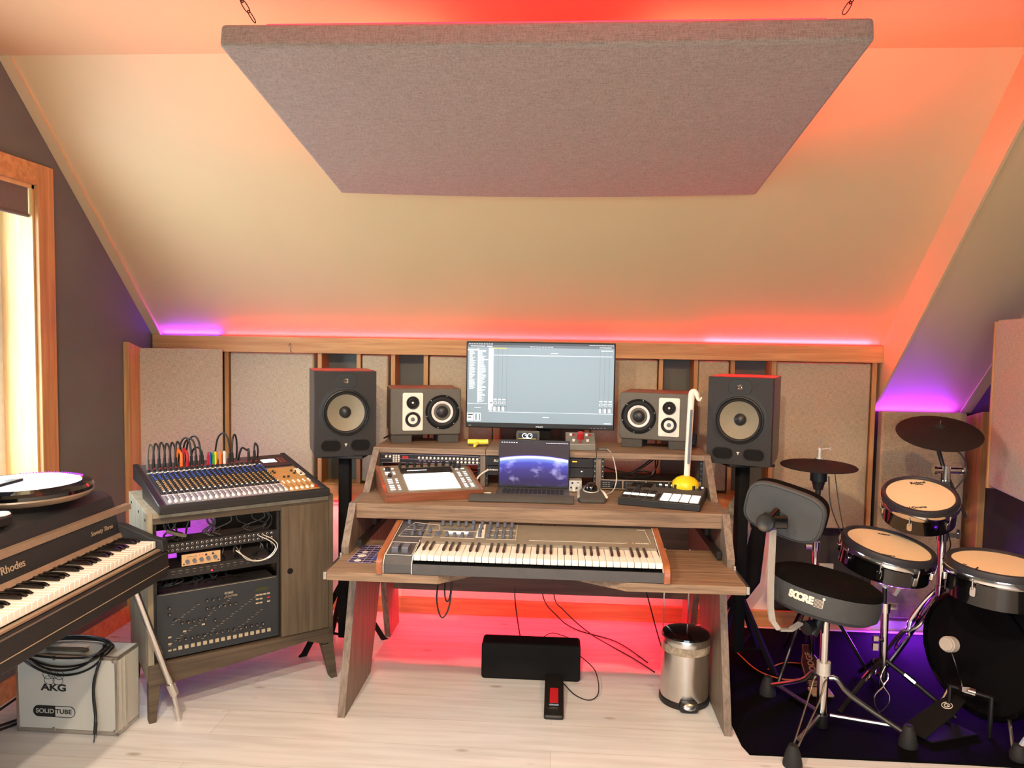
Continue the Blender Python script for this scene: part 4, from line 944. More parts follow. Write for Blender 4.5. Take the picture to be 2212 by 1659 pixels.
b.cyl((-.065, 0, .008), (-.065, -.002, .008), .003, n=8).cyl((.065, 0, .008), (.065, -.002, .008), .003, n=8).cyl((.018, 0, .036), (.018, -.003, .036), .004, n=10).cyl((.044, 0, .037), (.044, -.003, .037), .004, n=10)
obj('socket', b, 'blk', t)
obj('indicator', B().bc(-.006, -.001, .037, .004, .001, .004).bc(.006, -.001, .037, .004, .001, .004), 'led_r', t)
for nm, z, xs, lab in (('a', .560, (.20, .556), 'flat black rack unit with red pilot lights below the sand coloured preamp'),):
    t = cabthing('rack_processor', lab, 'rack unit', (.268, .008, z))
    obj('faceplate', B().box(-.232, .232, 0, .004, 0, .040), 'pcb', t); obj('chassis', B().box(-.21, .21, .004, .16, .002, .038), 'blk', t)
    b = B()
    for k in range(16): b.bc(-.2+k*.026, -.0008, .028, .014, .001, .0012); b.bc(-.2+k*.026, -.0008, .018, .008, .001, .001)
    obj('printing', b, 'rail', t)
    obj('pilot_light', B().cyl((-.03, 0, .011), (-.03, -.003, .011), .003, n=10), 'led_r', t); obj('pilot_light', B().cyl((.19, 0, .027), (.19, -.003, .027), .003, n=10), 'led_r', t)
t = cabthing('groove_box', 'navy blue rack groove box with a row of square beige buttons at the cabinet bottom', 'groove box', (.268, .006, .244))
obj('faceplate', B().rbox(-.236, .236, 0, .006, 0, .262, .004), 'navy', t, bev=.001); obj('chassis', B().box(-.22, .22, .006, .12, .003, .258), 'pcb', t)
n0 = None
for k in range(16):
    if n0 is None: n0 = obj('step_button', B().rbox(-.0072, .0072, -.005, 0, -.0072, .0072, .001, 'y', 2), 'btan', t); n0.location = (-.152+0*k, 0, .035)
    else: part(n0, t, (-.152+k*.0232, 0, .035))
obj('lcd', B().bc(.168, -.001, .215, .055, .002, .016), 'lcdg', t)
n1 = None
for x, z in [(.148+i*.0155, .192) for i in range(4)]+[(.148, .175), (.1635, .175), (.148, .158), (.1635, .158), (.195, .158), (-.19, .085), (-.19, .058), (-.19, .032), (-.172, .032), (-.135, .098), (-.065, .112)]:
    if n1 is None: n1 = obj('small_button', B().bc(0, -.002, 0, .012, .004, .006), 'btan', t); n1.location = (x, 0, z)
    else: part(n1, t, (x, 0, z))
r_ = part(n1, t, (.195, 0, .175)); r_.name = 'record_button'; r_.data = r_.data.copy(); r_.data.materials[0] = M['red']; r_['label'] = 'red button'
n2 = None
for x, z in [(-.155+k*.0232, .065) for k in range(15)]+[(-.05+k*.022, .205) for k in range(4)]+[(-.05+k*.022, .172) for k in range(6)]+[(-.145+k*.022, .132) for k in range(5)]+[(-.19, .20), (-.19, .175), (-.17, .15), (-.02, .118)]:
    if n2 is None: n2 = obj('knob', B().cyl((0, 0, 0), (0, -.010, 0), .0062, .0055, 10), 'knobk', t); ind = obj('pointer', B().bc(.001, -.0105, .002, .0016, .001, .007), 'gold', n2); n2.location = (x, 0, z)
    else:
        c = part(n2, t, (x, 0, z)); d = ind.copy(); COL.objects.link(d); d.parent = c; d.rotation_euler = (0, random.uniform(-1.2, 1.2), 0)
b = B().text('KORG', .012, Matrix.Translation((.035, -.0008, .222)) @ FRONT, .0003, bold=.0004).text('ELECTRIBE', .010, Matrix.Translation((.045, -.0008, .208)) @ FRONT, .0003)
b.bc(0, -.0008, .257, .45, .001, .0015)
obj('printing', b, 'btan', t); b = B()
for k in range(60): b.bc(-.19+(k*.0371 % .36), -.0008, .05+(k*.0233 % .15), .010, .001, .0009)
obj('scale_marks', b, 'btan', t)['kind'] = 'stuff'
def cabtube(pl, r, lab, mat, name='patch_cables', sub=6):
    b = B(); b.X = CF
    for pts in pl: b.tube(pts, r, 6, sub)
    tag(obj(name, b, mat), lab, 'cables')
cabtube([[(.42, .0, .69), (.47, -.015, .66), (.485, -.02, .63), (.45, -.02, .595), (.40, -.015, .59), (.36, -.01, .615), (.33, 0, .64)]], .0022, 'inner thin silver cable looping over the right half of the patch bay', 'silver', 'patch_cable')
cabtube([[(.44, .0, .69), (.475, -.01, .67), (.495, -.018, .64), (.47, -.018, .60), (.42, -.012, .585), (.37, -.008, .60), (.34, .0, .64)]], .0022, 'outer thin silver cable looping over the right half of the patch bay', 'silver', 'patch_cable')
random.seed(11); pl = []
for k in range(16):
    x = .05+random.random()*.40; pl.append([(x, .06, .80), (x+random.uniform(-.04, .04), .05, .755), (x+random.uniform(-.06, .06), .06, .72), (x+random.uniform(-.05, .05), .05, .70)])
cabtube(pl, .0038, 'bundle of black plugs and cables hanging under the cabinet top', 'blk')
pl = []
for k in range(15):
    x = .04+random.random()*.42; pl.append([(x, .12, .56), (x+random.uniform(-.06, .06), .06, .53), (x+random.uniform(-.08, .08), .08, .505)])
cabtube(pl, .0036, 'tangle of black cables below the rack units inside the cabinet', 'blk'); pl = []
for k in range(8):
    x = .28+random.random()*.2; pl.append([(x, .04, .66), (x+random.uniform(-.02, .02), .02, .63), (x+random.uniform(-.03, .03), .05, .60)])
cabtube(pl, .0036, 'black cables hanging behind the sand coloured preamp inside the cabinet', 'blk')
cabtube([[(.07, -.01, .755), (.10, -.03, .745), (.135, -.035, .735)]], .007, 'thick grey plug sticking out at the upper left of the cabinet', 'grey', 'jack_plug')

# ================================================================== MIXING CONSOLE on the cabinet
t = thing('mixing_console', 'large mixing console with rows of knobs and white faders on top of the cabinet', 'mixer', tuple(cabworld((.05, -.045, .83))), CA+.03)
MW, MD = .655, .57; za, zb = .030, .108
side = [(0, 0), (0, .034), (MD, zb+.006), (MD, .045), (MD*.62, .04), (MD*.60, 0)]
for x in (-.012, MW-.012): obj('side_board', B().prism(side, 'x', x, x+.024), 'dmetal' if x < 0 else 'tolexd', t, bev=.004)
obj('chassis', B().prism([(.006, 0), (.006, za-.002), (MD-.004, zb-.002), (MD-.004, .04), (MD*.62, .035), (MD*.60, 0)], 'x', .012, MW-.012), 'tolexd', t)
obj('front_bolster', B().prism([(-.014, .002), (-.014, .026), (-.006, .036), (.012, .036), (.012, .002)], 'x', -.012, MW+.012), 'tolexd', t, bev=.004)
SLP = math.atan2(zb-za, MD); SL = Matrix.Translation((0, 0, za)) @ Matrix.Rotation(SLP, 4, 'X')
def onm(x, y, z=0): return SL @ Vector((x, y, z))
b = B(); b.X = SL; ML = MD/math.cos(SLP)
b.mi = 0; b.box(.014, MW-.014, .014, ML-.004, -.004, 0)
b.mi = 5; b.box(.02, .50, .018, .132, 0, .0005); b.mi = 2; b.box(.02, .50, .138, .425, 0, .0005)
b.mi = 1; b.box(.02, .50, .132, .137, 0, .0007); b.box(.02, .50, .430, .438, 0, .0006); b.mi = 3; b.box(.503, .635, .018, .36, 0, .0005); b.mi = 4; b.box(.48, .635, .38, ML-.02, 0, .004)
b.mi = 1
CHX = [.034+k*.0218 for k in range(22)]
for x in CHX: b.box(x+.0104, x+.0110, .018, .36, .0005, .0008)
b.mi = 4
for k, x in enumerate(CHX): b.box(x-.001, x+.001, .03, .12, .0005, .0010)
for k in range(6): x = .515+k*.0235; b.box(x-.001, x+.001, .03, .12, .0005, .0010)
obj('top_panel', b, ['synthd', 'white', 'knobk', 'tan', 'pcb', 'ringgrey'], t)
# faders
def capcopy(proto, parent, pos): c = part(proto, parent, pos); c.rotation_euler = proto.rotation_euler; return c
fb = B().prism([(-.009, 0), (-.0085, .009), (0, .0065), (.0085, .009), (.009, 0)], 'x', -.0048, .0048)
f0 = obj('fader_cap', fb, 'white', t, bev=.0012); f0.location = onm(CHX[0], .040, .001); f0.rotation_euler = (SLP, 0, 0)
for x in CHX[1:]: capcopy(f0, t, onm(x, .040, .001))
for k in range(5): capcopy(f0, t, onm(.515+k*.0235, .040+.002*k, .001))
m_ = capcopy(f0, t, onm(.626, .045, .001)); m_.data = m_.data.copy(); m_.data.materials[0] = M['red']; m_['label'] = 'red master fader cap'
# knobs: body black with coloured top; the 100 nearest as parts, the rest as one part
rows = [(.150, 'white')]+[(.172+k*.0225, 'tan') for k in range(6)]+[(.310+k*.0225, 'blue') for k in range(4)]+[(.408, 'white'), (.462, 'red')]
def knob_b(b): b.cyl((0, 0, 0), (0, 0, .010), .0058, .0052, 8); return b
protos = {}; n = 0; rest = B(); rest.mi = 0
cols = {'white': 1, 'tan': 2, 'blue': 3, 'red': 4}
for y, c in rows:
    for x in CHX:
        if n < 100 - 12:
            if c not in protos:
                b = B(); b.cyl((0, 0, 0), (0, 0, .0095), .0058, .0052, 8); b.mi = 1; b.cyl((0, 0, .0095), (0, 0, .0125), .0044, .004, 8)
                o = obj('knob', b, ['knobk', c], t); o.location = onm(x, y, .0005); o.rotation_euler = (SLP, 0, 0); protos[c] = o
            else: capcopy(protos[c], t, onm(x, y, .0005))
            n += 1
        else:
            rest.X = SL @ Matrix.Translation((x, y, .0005)); rest.mi = 0; rest.cyl((0, 0, 0), (0, 0, .0095), .0058, .0052, 8); rest.mi = cols[c]; rest.cyl((0, 0, .0095), (0, 0, .0125), .0044, .004, 8)
o = obj('knobs', rest, ['knobk', 'white', 'tan', 'blue', 'red'], t); o['kind'] = 'stuff'
for x, y in [(.50, .30), (.52, .302), (.50, .28), (.52, .28), (.60, .25), (.61, .27), (.60, .29), (.625, .23), (.56, .21), (.54, .21)]: capcopy(protos['tan'], t, onm(x, y, .0005))
b = B(); b.X = SL
for k in range(6):
    for r in range(2): b.cyl((.515+k*.023, .135+r*.02, 0), (.515+k*.023, .135+r*.02, .005), .0045, n=8)
for r in range(6):
    for c in range(2): b.cyl((.618+c*.010, .225+r*.017, 0), (.630+c*.012, .225+r*.017, .003), .003, n=6)
for x in CHX:
    for r in range(3): b.bc(x+.006, .075+r*.022, .002, .0035, .006, .004)
obj('push_buttons', b, 'white', t)['kind'] = 'stuff'
b = B(); b.X = SL; b.box(.52, .585, .44, .49, .004, .0048); obj('display', b, 'lcdw', t)
b = B(); b.X = SL; b.box(.600, .625, .435, .50, .004, .0048); b.mi = 1; b.box(.604, .621, .439, .496, .0048, .0052); obj('logo_plate', b, ['red', 'blk'], t)
b = B(); b.X = SL; b.box(.482, .507, .40, .425, .0006, .0046); obj('blue_label', b, 'blue', t)
# jack plugs with cables arching behind the console
MF = frame(tuple(cabworld((.05, -.045, .83))), CA+.03)
def mw(p): return tuple(MF @ Vector(p))
def plug_cable(x, y, h, dx, back, mat, lab, pm_='blk', r=.0042, grp='cables plugged into the top of the console'):
    base = onm(x, y, .001); t = thing('plugged_cable', lab, 'cable', mw(base), CA+.03, grp)
    obj('plug', B().cyl((0, 0, 0), (0, .002, .045), .0072, .006, 10), pm_, t)
    obj('lead', B().tube([(0, .001, .03), (0, .004, .055), (dx*.15, .012, h*.85), (dx*.5, .03, h), (dx*.85, back*.8, h*.80), (dx, back, h*.35), (dx*1.02, back+.02, -.02)], r, 8), mat, t)
zy = .492
for k in range(6): plug_cable(.035+k*.0225, zy, .105+.003*(k % 3), .030, .035, 'grey' if k == 0 else 'blk', ('grey lead at the far left end of the console' if k == 0 else '%s lead from the left in the row plugged into the console' % ['', 'second', 'third', 'fourth', 'fifth', 'sixth'][k]), 'grey' if k == 0 else 'rubber')
plug_cable(.172, zy, .075, -.018, .02, 'orange', 'orange curved plug standing in the console', 'orange', .0065, None)
plug_cable(.197, zy, .075, -.016, .02, 'red', 'salmon red curved plug just right of the orange one in the console', 'red', .0065, None)
for k, (x, h, dx) in enumerate([(.215, .125, -.035), (.235, .12, -.04), (.255, .13, -.045), (.262, .078, -.03)]): plug_cable(x, zy+.005, h, dx, .08, 'blk', '%s black lead right of the salmon red plug on the console' % {.215: 'first', .235: 'second', .255: 'third', .262: 'low arching'}[x], 'rubber')
for x, m_, lab in ((.285, 'red', 'dark red small plug lead left of the green one on the console'), (.292, 'blue', 'blue small plug lead on the console'), (.308, 'green', 'green small plug lead on the console'), (.316, 'yel', 'yellow small plug lead on the console'), (.338, 'orange', 'orange small plug lead right of the yellow one on the console'), (.356, 'white', 'white small plug lead at the right of the coloured ones on the console')):
    plug_cable(x, zy-.005, .052, .014, .03, m_, lab, m_, .0045, None)
plug_cable(.385, zy+.01, .135, -.05, .06, 'blk', 'tall black lead arching to the left from the right part of the console', 'rubber', .0042, None)
plug_cable(.395, zy+.01, .125, .038, .06, 'blk', 'tall black lead arching to the right beside the coloured plugs', 'rubber', .0042, None)
plug_cable(.47, .50, .06, -.04, .02, 'blk', 'low black lead left of the console display', 'rubber', .005, None)
plug_cable(.50, .51, .075, .025, .03, 'blk', 'short black lead arching behind the console display', 'rubber', .0042, None)

# ================================================================== ELECTRIC PIANO along the left wall
t = thing('electric_piano', 'black vintage electric piano with white keys along the left wall', 'electric piano', (-1.80, 2.1, .60))
Y0, Y1 = 1.55, 2.695
body = [(-1.47, .60), (-1.47, .690), (-1.495, .712), (-1.66, .715), (-2.15, .73), (-2.15, .60)]
obj('case', B().prism(body, 'y', Y0, Y1), 'tolexd', t, True, bev=.004)
obj('edge_strip', B().tube([(-1.472, Y0, .692), (-1.472, Y1-.02, .692)], .003, 6, 1), 'alu', t, True)
obj('case_seam', B().box(-1.4715, -1.468, Y0, Y1, .634, .636), 'gold', t, True)
obj('cheek_block', B().prism([(-1.47, .70), (-1.475, .742), (-1.52, .752), (-1.64, .80), (-1.70, .80), (-1.70, .70)], 'y', Y1-.038, Y1), 'tolex', t, True, bev=.003)
obj('key_slip', B().box(-1.497, -1.480, Y0, Y1-.04, .705, .712), 'rail', t, True)
obj('name_rail', B().prism([(-1.640, .765), (-1.655, .842), (-1.68, .842), (-1.68, .74), (-1.645, .74)], 'y', Y0, Y1-.036), 'tolex', t, True)
obj('lower_rail', B().prism([(-1.628, .752), (-1.636, .768), (-1.65, .77), (-1.65, .74)], 'y', Y0, Y1-.036), 'rail', t, True, bev=.001)
obj('upper_rail', B().prism([(-1.650, .838), (-1.655, .857), (-1.675, .860), (-1.675, .836)], 'y', Y0, Y1+.06), 'rail', t, True, bev=.001)
lid = [(-1.672, .845), (-1.678, .870), (-1.69, .902), (-1.715, .918), (-2.10, .935), (-2.14, .92), (-2.16, .74), (-1.70, .735)]
obj('harp_cover', B().prism(lid, 'y', Y0, Y1-.004), 'tolex', t, True, bev=.006, seg=3)
Mr = Matrix.Translation((-1.6462, 2.05, .806)) @ Matrix.Rotation(PI/2, 4, 'Z') @ Matrix.Rotation(rad(79), 4, 'X')
obj('lettering', B().text('Rhodes', .034, Matrix.Translation((-1.6455, 2.118, .803)) @ Matrix.Rotation(PI/2, 4, 'Z') @ Matrix.Rotation(rad(79), 4, 'X'), .0006, bold=.0003), 'gold', t, True)
obj('script_lettering', B().text('Seventy Three', .022, Matrix.Translation((-1.6455, 2.56, .803)) @ Matrix.Rotation(PI/2, 4, 'Z') @ Matrix.Rotation(rad(79), 4, 'X') @ Matrix(((1, .3, 0, 0), (0, 1, 0, 0), (0, 0, 1, 0), (0, 0, 0, 1))), .0004), 'gold', t, True)
# keys run along Y: build in a rotated holder frame (local x -> world +Y, local y -> world -X)
O = Vector((-1.80, 2.1, .60)); KR = Matrix.Rotation(PI/2, 4, 'Z'); kw = .0235; NK = 43; ytop = Y1-.042; w0 = b0 = None
for i in range(NK):
    yy = ytop-(i+1)*kw
    if yy < Y0: break
    if w0 is None: w0 = obj('white_key', B().box(-1.645, -1.497, .0006, kw-.0006, -.026, 0), 'keyw', t, bev=.0015, seg=1); w0.data.transform(Matrix.Translation((1.80, 0, 0))); w0.location = (0, yy-2.1, .742-.60)
    else: part(w0, t, (0, yy-2.1, .742-.60))
    if i > 0 and (i % 7) in (1, 2, 4, 5, 6):
        if b0 is None:
            b0 = obj('black_key', B().prism([(-1.645, 0), (-1.645, .013), (-1.562, .012), (-1.545, .004), (-1.545, 0)], 'y', -.0055, .0055), 'keybb', t, bev=.0025, seg=2); b0.data.transform(Matrix.Translation((1.80, 0, 0))); b0.location = (0, yy+kw-2.1, .742-.60)
        else: part(b0, t, (0, yy+kw-2.1, .742-.60))
lg = obj('leg', B().cyl((-1.560, 2.595, .61), (-1.478, 2.722, .145), .0125, .0125, 18).cyl((-1.478, 2.722, .145), (-1.463, 2.745, .0), .0095, n=16), 'chrome', t, True)
obj('leg_collar', B().cyl((-1.482, 2.716, .165), (-1.472, 2.731, .115), .0175, .0165, 8), 'steel', lg, True)
lg = obj('leg', B().cyl((-2.02, 2.60, .61), (-2.08, 2.72, .0), .0125, n=16), 'chrome', t, True)
lg = obj('leg', B().cyl((-1.560, 1.70, .61), (-1.478, 1.58, .0), .0125, n=16), 'chrome', t, True); lg = obj('leg', B().cyl((-2.02, 1.70, .61), (-2.08, 1.58, .0), .0125, n=16), 'chrome', t, True)
obj('pedal_rod', B().cyl((-1.75, 2.10, .61), (-1.75, 2.10, .35), .009, n=10), 'alu', t, True)
# percussion disc on the piano
t = thing('percussion_disc', 'round electronic percussion disc with a lit white playing surface on the piano', 'drum pad', (-1.85, 2.44, .935))
obj('body', B().lathe([(0, .0), (.15, .002), (.195, .018), (.214, .034), (.216, .046), (.208, .056), (.18, .064), (.176, .062)], 56), 'blkg', t)
obj('underside_band', B().lathe([(.196, .0178), (.2148, .0335), (.2158, .028), (.205, .015), (.19, .008)], 56), 'rail', t)
obj('playing_surface', B().lathe([(.178, .0615), (.17, .064), (0, .0655)], 56), 'discw', t)
b = B()
for k in range(26): a = rad(55+k*3); b.bc(.190*math.cos(a), .190*math.sin(a), .0625, .003, .003, .004)
obj('indicator_dots', b, 'led_p', t)
t = thing('sloped_tray', 'thin grey sloped device with black edge lying over the left part of the percussion disc', 'device', (-1.90, 2.28, 1.003))
o = obj('plate', B().rbox(-.12, .12, -.09, .09, 0, .010, .03, 'z'), 'dmetal', t, bev=.002); o.matrix_local = Matrix.Rotation(rad(-8), 4, 'Y')
t = thing('button_controller', 'black controller with round white pads and a small lever at the piano front edge', 'controller', (-1.735, 2.05, .93))
obj('housing', B().rbox(-.10, .055, -.16, .135, -.005, .022, .03, 'z'), 'blk', t, bev=.004)
for x, y in ((.02, .10), (.015, .02), (-.03, .065), (.02, -.06)): obj('round_pad', B().lathe([(0, .0225), (.030, .0225), (.034, .026), (.030, .030), (.026, .027), (0, .028)], 28, (x, y, 0)), 'white', t)
obj('lever', B().cyl((-.02, .125, .022), (-.02, .125, .045), .006, n=10).bc(-.02, .125, .047, .014, .03, .006), 'blk', t)

# ================================================================== FLIGHT CASE
t = thing('hard_case', 'silver grey hard equipment case with black lettering on the floor at lower left', 'case', (-1.83, 2.683, 0), -.01)
cw, cd, ch = .400, .135, .305
obj('shell', B().box(-cw/2, cw/2, -cd/2, cd/2, .004, ch), 'caseal', t, bev=.003)
b = B()
for z in (.010, ch-.006):
    b.box(-cw/2-.002, cw/2+.002, -cd/2-.002, -cd/2+.006, z-.007, z+.007); b.box(-cw/2-.002, cw/2+.002, cd/2-.006, cd/2+.002, z-.007, z+.007)
    for s in (-1, 1): b.box(s*cw/2-.002, s*cw/2+.002, -cd/2, cd/2, z-.007, z+.007)
for s in (-1, 1):
    for y in (-cd/2, cd/2): b.bc(s*(cw/2-.004), y, ch/2, .012, .004, ch)
obj('edge_profile', b, 'alu', t, bev=.001)
for y in (-.045, -.012, -.02): obj('side_groove', B().box(cw/2+.0005, cw/2+.0025, y-.002, y+.002, .012, ch-.01), 'silver', t)
for x, z in ((-cw/2+.012, ch-.014), (cw/2-.012, ch-.014), (cw/2-.012, .016), (-.055, .014)): obj('corner_rivet', B().lathe([(0, 0), (.009, 0), (.007, .003), (0, .004)], 14, (x, -cd/2-.002, z), (0, -1, 0)), 'alu', t)
obj('latch', B().bc(-.045, -cd/2-.003, ch-.012, .012, .006, .016), 'steel', t, bev=.001)
yf = -cd/2-.0006
b = B().text('AKG', .036, Matrix.Translation((-.052, yf, .176)) @ FRONT, .0004, bold=.0012, sx=1.35)
for dx, dz in ((-.017, .205), (.017, .205), (0, .228), (-.022, .226), (.022, .226)): b.tube([(-.052+dx+.020*math.cos(a), yf, dz+.017*math.sin(a)) for a in [PI*k/10 for k in range(20)]], .0009, 4, 1, True)
ps = [(.078*0-.052+ (.062)+.021*math.cos(a)+ 0, yf, .084+.021*math.sin(a)) for a in [-PI/2+PI*k/10 for k in range(11)]]
pl = [(-.052-.062+.021*math.cos(a), yf, .084+.021*math.sin(a)) for a in [PI/2+PI*k/10 for k in range(11)]]
b.tube(ps+pl, .0013, 4, 1, True)
b.prism([(-.052+.004, .063), (-.052+.004, .105)]+[(-.114+.021*math.cos(a), .084+.021*math.sin(a)) for a in [PI/2+PI*k/10 for k in range(11)]], 'y', yf-.0004, yf+.001)
b.text('TUBE', .024, Matrix.Translation((-.052+.037, yf-.0002, .084)) @ FRONT, .0004, bold=.0003, sx=1.15)
obj('printed_marks', b, 'blk', t)
obj('pale_lettering', B().text('SOLID', .024, Matrix.Translation((-.052-.036, yf-.0008, .084)) @ FRONT, .0004, bold=.0003, sx=1.1), 'caseal', t)
obj('handle', B().tube([(-.085, -.02, ch), (-.085, -.045, ch+.012), (-.065, -.055, ch+.016), (.03, -.055, ch+.018), (.05, -.045, ch+.014), (.05, -.02, ch)], .009, 8, 4), 'grey', t)
obj('handle_plate', B().rbox(-.075, .035, -.03, .02, ch, ch+.006, .004, 'z'), 'cream', t)
# coiled cable on the case
b = B(); cx, cy, cz = -1.845, 2.66, .316
for k, (rr, dr) in enumerate(((.165, .085), (.150, .055), (.135, .072), (.158, .025))):
    pts = []
    for i in range(16):
        a = 2*PI*i/16; x = cx+rr*math.cos(a)+.004*math.sin(2*a+k); y = cy-.005+.085*math.sin(a); z = cz+.004*k
        if math.sin(a) < -.05: z -= dr*(-math.sin(a))**1.3; y = 2.606-.004*k if z < .312 else y
        pts.append((x, min(y, 2.745), z))
    b.tube(pts, .0042, 7, 4, True)
b.tube([(-1.70, 2.66, .325), (-1.69, 2.605, .30), (-1.703, 2.597, .25), (-1.712, 2.596, .18), (-1.705, 2.594, .10), (-1.698, 2.585, .06)], .0044, 8)
b.tube([(-1.71, 2.66, .33), (-1.695, 2.61, .29), (-1.712, 2.597, .22), (-1.715, 2.597, .15), (-1.708, 2.595, .09), (-1.705, 2.588, .06)], .0044, 8)
t = thing('coiled_cable', 'coiled black instrument cable hanging over the top of the silver case', 'cable', (-1.845, 2.66, .31))
obj('coil', b, 'dmetal', t, True)
obj('jack_plug', B().cyl((-1.700, 2.586, .065), (-1.694, 2.570, .028), .0065, n=10), 'rubber', t, True)
obj('jack_tip', B().cyl((-1.694, 2.570, .028), (-1.690, 2.558, .004), .003, n=8), 'chrome', t, True)
for i, pts in enumerate([[(-2.2, 2.50, .006), (-2.12, 2.62, .008), (-2.06, 2.72, .01), (-2.05, 2.78, .04), (-2.10, 2.85, .03)], [(-2.2, 2.42, .006), (-2.13, 2.55, .006), (-2.06, 2.66, .006), (-2.04, 2.74, .006)], [(-2.2, 2.6, .006), (-2.13, 2.72, .06), (-2.09, 2.80, .09), (-2.06, 2.84, .07)]]):
    cable(pts, ('%s of the black cables between the left wall and the silver case' % ['upper curling one', 'lowest one', 'rearmost one'][i]), .005, grp='loose cables left of the silver case')
cable([(-1.98, 3.42, .60), (-1.98, 3.45, .30), (-1.965, 3.47, .02)], 'black cable hanging in front of the left baseboard', .006)
# ================================================================== DRUM CORNER
o = obj('drum_rug', B().prism([(.735, 2.700), (1.5, 2.705), (2.19, 2.69), (2.19, 3.93), (.76, 3.93), (.715, 3.2), (.72, 2.76)], 'z', 0.0005, .009), 'rug'); tag(o, 'black carpet under the drum kit', 'rug')
def disc_frame(c, n): return Matrix.Translation(Vector(c)) @ zto(n)
def drum_pad(name, label, c, n, r, h, lugs, rot=0, grp=None, texts=()):
    t = thing(name, label, 'drum', c, 0, grp); R = zto(n)
    def o_(nm, b, m, **k):
        p = k.pop('p', t); ob = obj(nm, b, m, p, **k); return ob
    b = B(); b.X = R; b.lathe([(0, 0), (r*.86, 0)], 48); hd = o_('drum_head', b, 'head')
    b = B(); b.X = R; b.lathe([(r*.86, -.006), (r*.865, .004), (r*.90, .010), (r*.96, .008), (r*.985, -.002), (r*.985, -.018), (r*.95, -.02)], 48); o_('rubber_hoop', b, 'hoop')
    b = B(); b.X = R; b.lathe([(r*.96, -.014), (r*1.0, -.015), (r*1.01, -.022), (r*1.01, -.034), (r*.985, -.040), (r*.95, -.038)], 48); o_('chrome_hoop', b, 'chrome')
    b = B(); b.X = R; b.lathe([(r*.94, -.03), (r*.94, -h), (r*.90, -h-.004), (0, -h-.004)], 48); o_('shell', b, 'blkg')
    l0 = None
    for k in range(lugs):
        a = rot+2*PI*k/lugs; x, y = math.cos(a)*r*.985, math.sin(a)*r*.985
        if l0 is None:
            b = B().cyl((r*1.012, 0, -.022), (r*1.0, 0, -.065), .0035, n=8).rbox(r*.935, r*.985, -.010, .010, -.092, -.055, .008, 'x', 3)
            l0 = obj('lug', b, 'chrome', t, bev=.0015); l0.rotation_euler = (R.to_3x3() @ Matrix.Rotation(a, 3, 'Z')).to_euler()
        else: part(l0, t, (0, 0, 0), (R.to_3x3() @ Matrix.Rotation(a, 3, 'Z')).to_euler())
    if texts:
        b = B(); b.X = R
        for s, x, y, sz, ang in texts: b.text(s, sz, Matrix.Translation((x, y, .001)) @ Matrix.Rotation(ang, 4, 'Z'), .0003, bold=.0006)
        obj('lettering', b, 'blk', hd)
    return t
def rotfor(n):   # angle that makes local -Y text readable from the camera side after zto(n)
    R = zto(n).to_3x3(); v = R.inverted() @ Vector((1, 0, 0)); return math.atan2(v.y, v.x)
def txt(n, lst):
    a = rotfor(n); c, s = math.cos(a), math.sin(a)
    return [(w, x*c-y*s, x*s+y*c, sz, a+da) for w, x, y, sz, da in lst]
# snare pad
ns = (.13, -.15, 1)
drum_pad('snare_pad', 'cream headed electronic snare pad on a stand right behind the drum throne', (1.362, 3.07, .708), ns, .182, .105, 8, .35, 'electronic drum pads',
         txt(ns, [('Roland', .03, .115, .018, 0), ('V-Drums', -.06, -.12, .018, 0)]))
# tom on the pole
nt = (-.12, -.36, 1)
drum_pad('tom_pad', 'cream headed electronic tom pad tilted on the chrome pole', (1.530, 3.18, .895), nt, .150, .11, 6, .2, 'electronic drum pads',
         txt(nt, [('Roland', .03, .095, .022, 0), ('MESH HEAD', .03, .080, .006, 0), ('V-Drums', -.05, -.090, .020, 0)]))
nf = (0, -.05, 1)
drum_pad('floor_tom_pad', 'cream headed electronic tom pad at the right edge of the picture', (1.655, 2.83, .712), nf, .175, .125, 6, .62, 'electronic drum pads',
         txt(nf, [('V', -.128, -.02, .018, .9), ('Drums', -.105, -.055, .010, .9)]))
def tubething(name, label, cat, pieces, grp=None, loc=None):
    t = thing(name, label, cat, loc, 0, grp); ob = {}
    for nm, b, m in pieces: obj(nm, b, m, t, True)
    return t
# cymbals
def cymbal(name, label, c, n, r, bell=.0, top=None):
    t = thing(name, label, 'cymbal', c, 0, 'electronic cymbals'); b = B(); b.X = zto(n)
    b.lathe([(0, .020), (.020, .020), (.034, .014), (.05, .009), (r*.6, .003), (r*.97, -.006), (r, -.010), (r*.99, -.013), (r*.6, -.006), (.02, .0)], 56); obj('cymbal_disc', b, 'cymb', t)
    b = B(); b.X = zto(n); b.lathe([(0, .034), (.006, .034), (.009, .026), (.018, .024), (.020, .018), (.0, .018)], 20); obj('felt_nut', b, 'rubber', t)
    if top: b = B(); b.X = zto(n); b.cyl((0, 0, .03), (0, 0, .05), .003, n=8); obj('wing_nut', b, 'alu', t)
    return t
cymbal('crash_cymbal', 'dark tilted electronic crash cymbal above the tom pad', (1.685, 3.36, 1.148), (-.10, -.36, 1), .172, top=True)
cymbal('hi_hat_cymbal', 'flat dark electronic hi-hat cymbal in front of the wide fabric panel', (1.185, 3.40, .982), (.0, -.03, 1), .165)
X0, Y0_ = 1.187, 3.40
